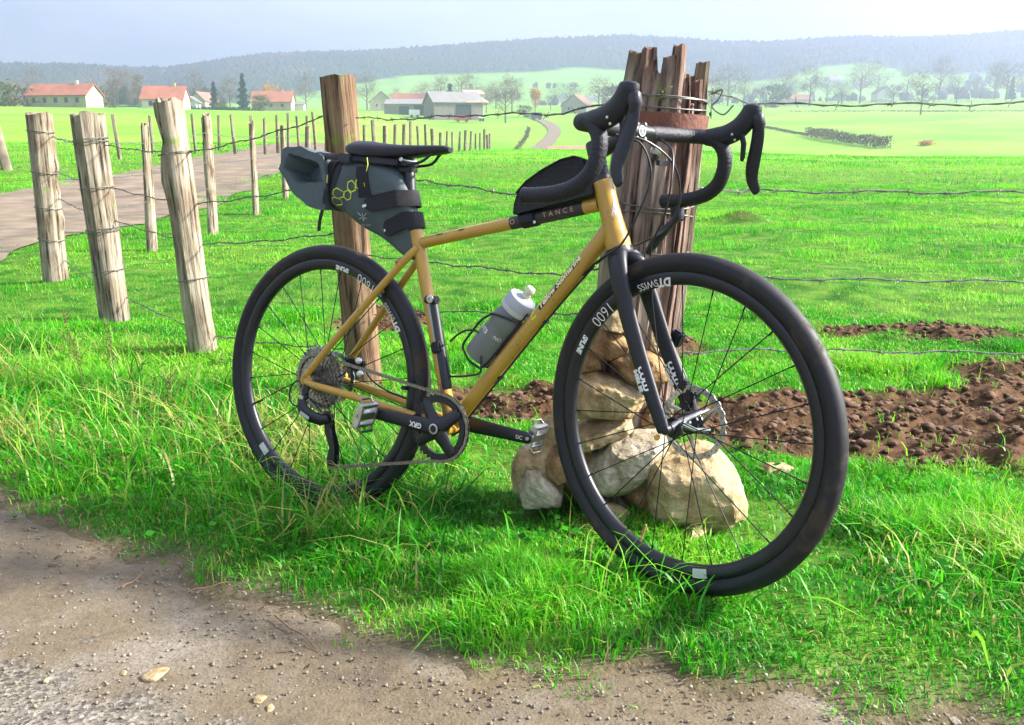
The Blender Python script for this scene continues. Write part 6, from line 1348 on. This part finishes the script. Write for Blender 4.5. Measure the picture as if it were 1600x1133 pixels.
# hedges in the pasture
def hedge(name, pts, h, w, n, mat, label):
    P = np.array(spline(pts, 12)); k = rng.integers(0, len(P) - 1, n); f = rng.random(n)[:, None]; q = P[k] * (1 - f) + P[k + 1] * f; q = q + rng.normal(0, w, (n, 2)); hh = h * (.5 + .6 * fbm(q[:, 0] * .35, q[:, 1] * .35, 7, 2)); z = ground_z(q[:, 0], q[:, 1]) + rng.random(n) ** .8 * hh
    me = tri_cloud(np.stack([q[:, 0], q[:, 1], z], 1), rng.uniform(.2, .55, n), .09, mat, name); tag(link(name, me), label, 'hedge' if 'hedge' in name else 'reeds', kind=None if 'hedge' in name else 'stuff')
HED = grass_material('hedge_twigs', [(0, (.07, .055, .045)), (1, (.16, .125, .09))], .15)
gp = lambda u, y: (at(u, 200, y).x, y)
hedge('hedge', [gp(1262, 205), gp(1300, 190), gp(1345, 178), gp(1392, 168)], 2.3, .5, 4200, HED, 'dark brown clipped hedge crossing the bright pasture')
hedge('field_hedge', [gp(1190, 240), gp(1225, 222), gp(1262, 205)], .55, .15, 1200, HED, 'thin dark hedge line climbing towards the far brake hood'); hedge('far_hedge', [gp(1230, 330), gp(1380, 318), gp(1480, 300), gp(1620, 280)], .7, .2, 2000, HED, 'faint dotted hedge line across the upper pasture'); hedge('track_hedge', [gp(786, 150), gp(806, 175), gp(822, 215), gp(826, 250)], .8, .25, 1600, HED, 'low scrubby bank on the near side of the far track')
hedge('garden_hedge', [gp(285, 262), gp(330, 266), gp(370, 262)], 1.8, .4, 2600, CON, 'dark clipped garden hedge before the conifers'); hedge('dry_reeds', [gp(1448, 172), gp(1452, 172)], 1.0, .6, 500, AUT, 'pale tuft of dry reeds on the lower pasture')
hedge('valley_hedge', [gp(1085, 430), gp(1200, 425), gp(1330, 430), gp(1450, 425), gp(1640, 420)], 3.0, 1.2, 5200, HED, 'long hazy hedge along the foot of the tree row'); hedge('hamlet_hedge', [gp(-40, 300), gp(60, 300), gp(190, 305)], 2.0, .8, 2600, HED, 'brown scrub strip behind the long farmhouse')
# --- woods on the hills: one mass
def woods():
    n = 50000; az = np.radians(rng.uniform(-43, 43, n)); d = rng.uniform(410, 1420, n) ; x, y = np.sin(az) * d, np.cos(az) * d; k = forest_mask(x, y) > .5; x, y, d = x[k], y[k], d[k]; n = len(x)
    # a few hedgerow trees on the open slopes
    m = 900; a2 = np.radians(rng.uniform(-3, 36, m)); d2 = rng.uniform(640, 950, m); x2, y2 = np.sin(a2) * d2, np.cos(a2) * d2; k2 = np.abs(fbm(x2 / 60, y2 / 60, 15, 2) - .5) < .07; x = np.concatenate([x, x2[k2]]); y = np.concatenate([y, y2[k2]]); n = len(x)
    IV = np.array([(0, 0, 1), (.894, 0, .447), (.276, .851, .447), (-.724, .526, .447), (-.724, -.526, .447), (.276, -.851, .447), (.724, .526, -.447), (-.276, .851, -.447), (-.894, 0, -.447), (-.276, -.851, -.447), (.724, -.526, -.447), (0, 0, -1)])
    IF = np.array([(0, 1, 2), (0, 2, 3), (0, 3, 4), (0, 4, 5), (0, 5, 1), (1, 6, 2), (2, 7, 3), (3, 8, 4), (4, 9, 5), (5, 10, 1), (6, 7, 2), (7, 8, 3), (8, 9, 4), (9, 10, 5), (10, 6, 1)])
    s = rng.uniform(1.9, 3.4, n); hgt = rng.uniform(2.8, 4.8, n); J = IV[None] * (1 + rng.uniform(-.35, .35, (n, 12, 1))) * np.stack([s, s, hgt], 1)[:, None, :]; J = J + np.stack([x, y, ground_z(x, y) + hgt * .8], 1)[:, None, :]
    F = (np.arange(n)[:, None, None] * 12 + IF[None]).reshape(-1, 3); hue = np.clip(.45 + (fbm(x / 70, y / 70, 33, 3) - .5) * 1.4 + rng.normal(0, .16, n), 0, 1)
    WM = grass_material('woodland_crowns', [(0, (.010, .014, .016)), (.28, (.022, .018, .021)), (.6, (.038, .026, .028)), (.9, (.075, .042, .034)), (1, (.11, .065, .035))], .05)
    me = np_mesh('forest', J.reshape(-1, 3), F, WM, False, {'hue': np.repeat(hue, 12)}); tag(link('forest', me), 'bare brown forest covering the distant hills', 'forest', kind='stuff')
woods()
# --- haze
hz = MB(); hz.box((0, 0, 100 - 3.0), (10600, 10600, 206)); hm = bpy.data.materials.new('haze'); hm.use_nodes = True; N, L = nodes(hm); N.clear(); vo = N.new('ShaderNodeVolumePrincipled'); vo.inputs['Color'].default_value = (.62, .68, 1.0, 1); vo.inputs['Density'].default_value = HAZE; vo.inputs['Anisotropy'].default_value = .70
ou = N.new('ShaderNodeOutputMaterial'); L.new(vo.outputs[0], ou.inputs['Volume']); ho = hz.build('haze', hm, smooth=False); tag(ho, 'pale winter haze filling the valley air', 'haze', kind='stuff')
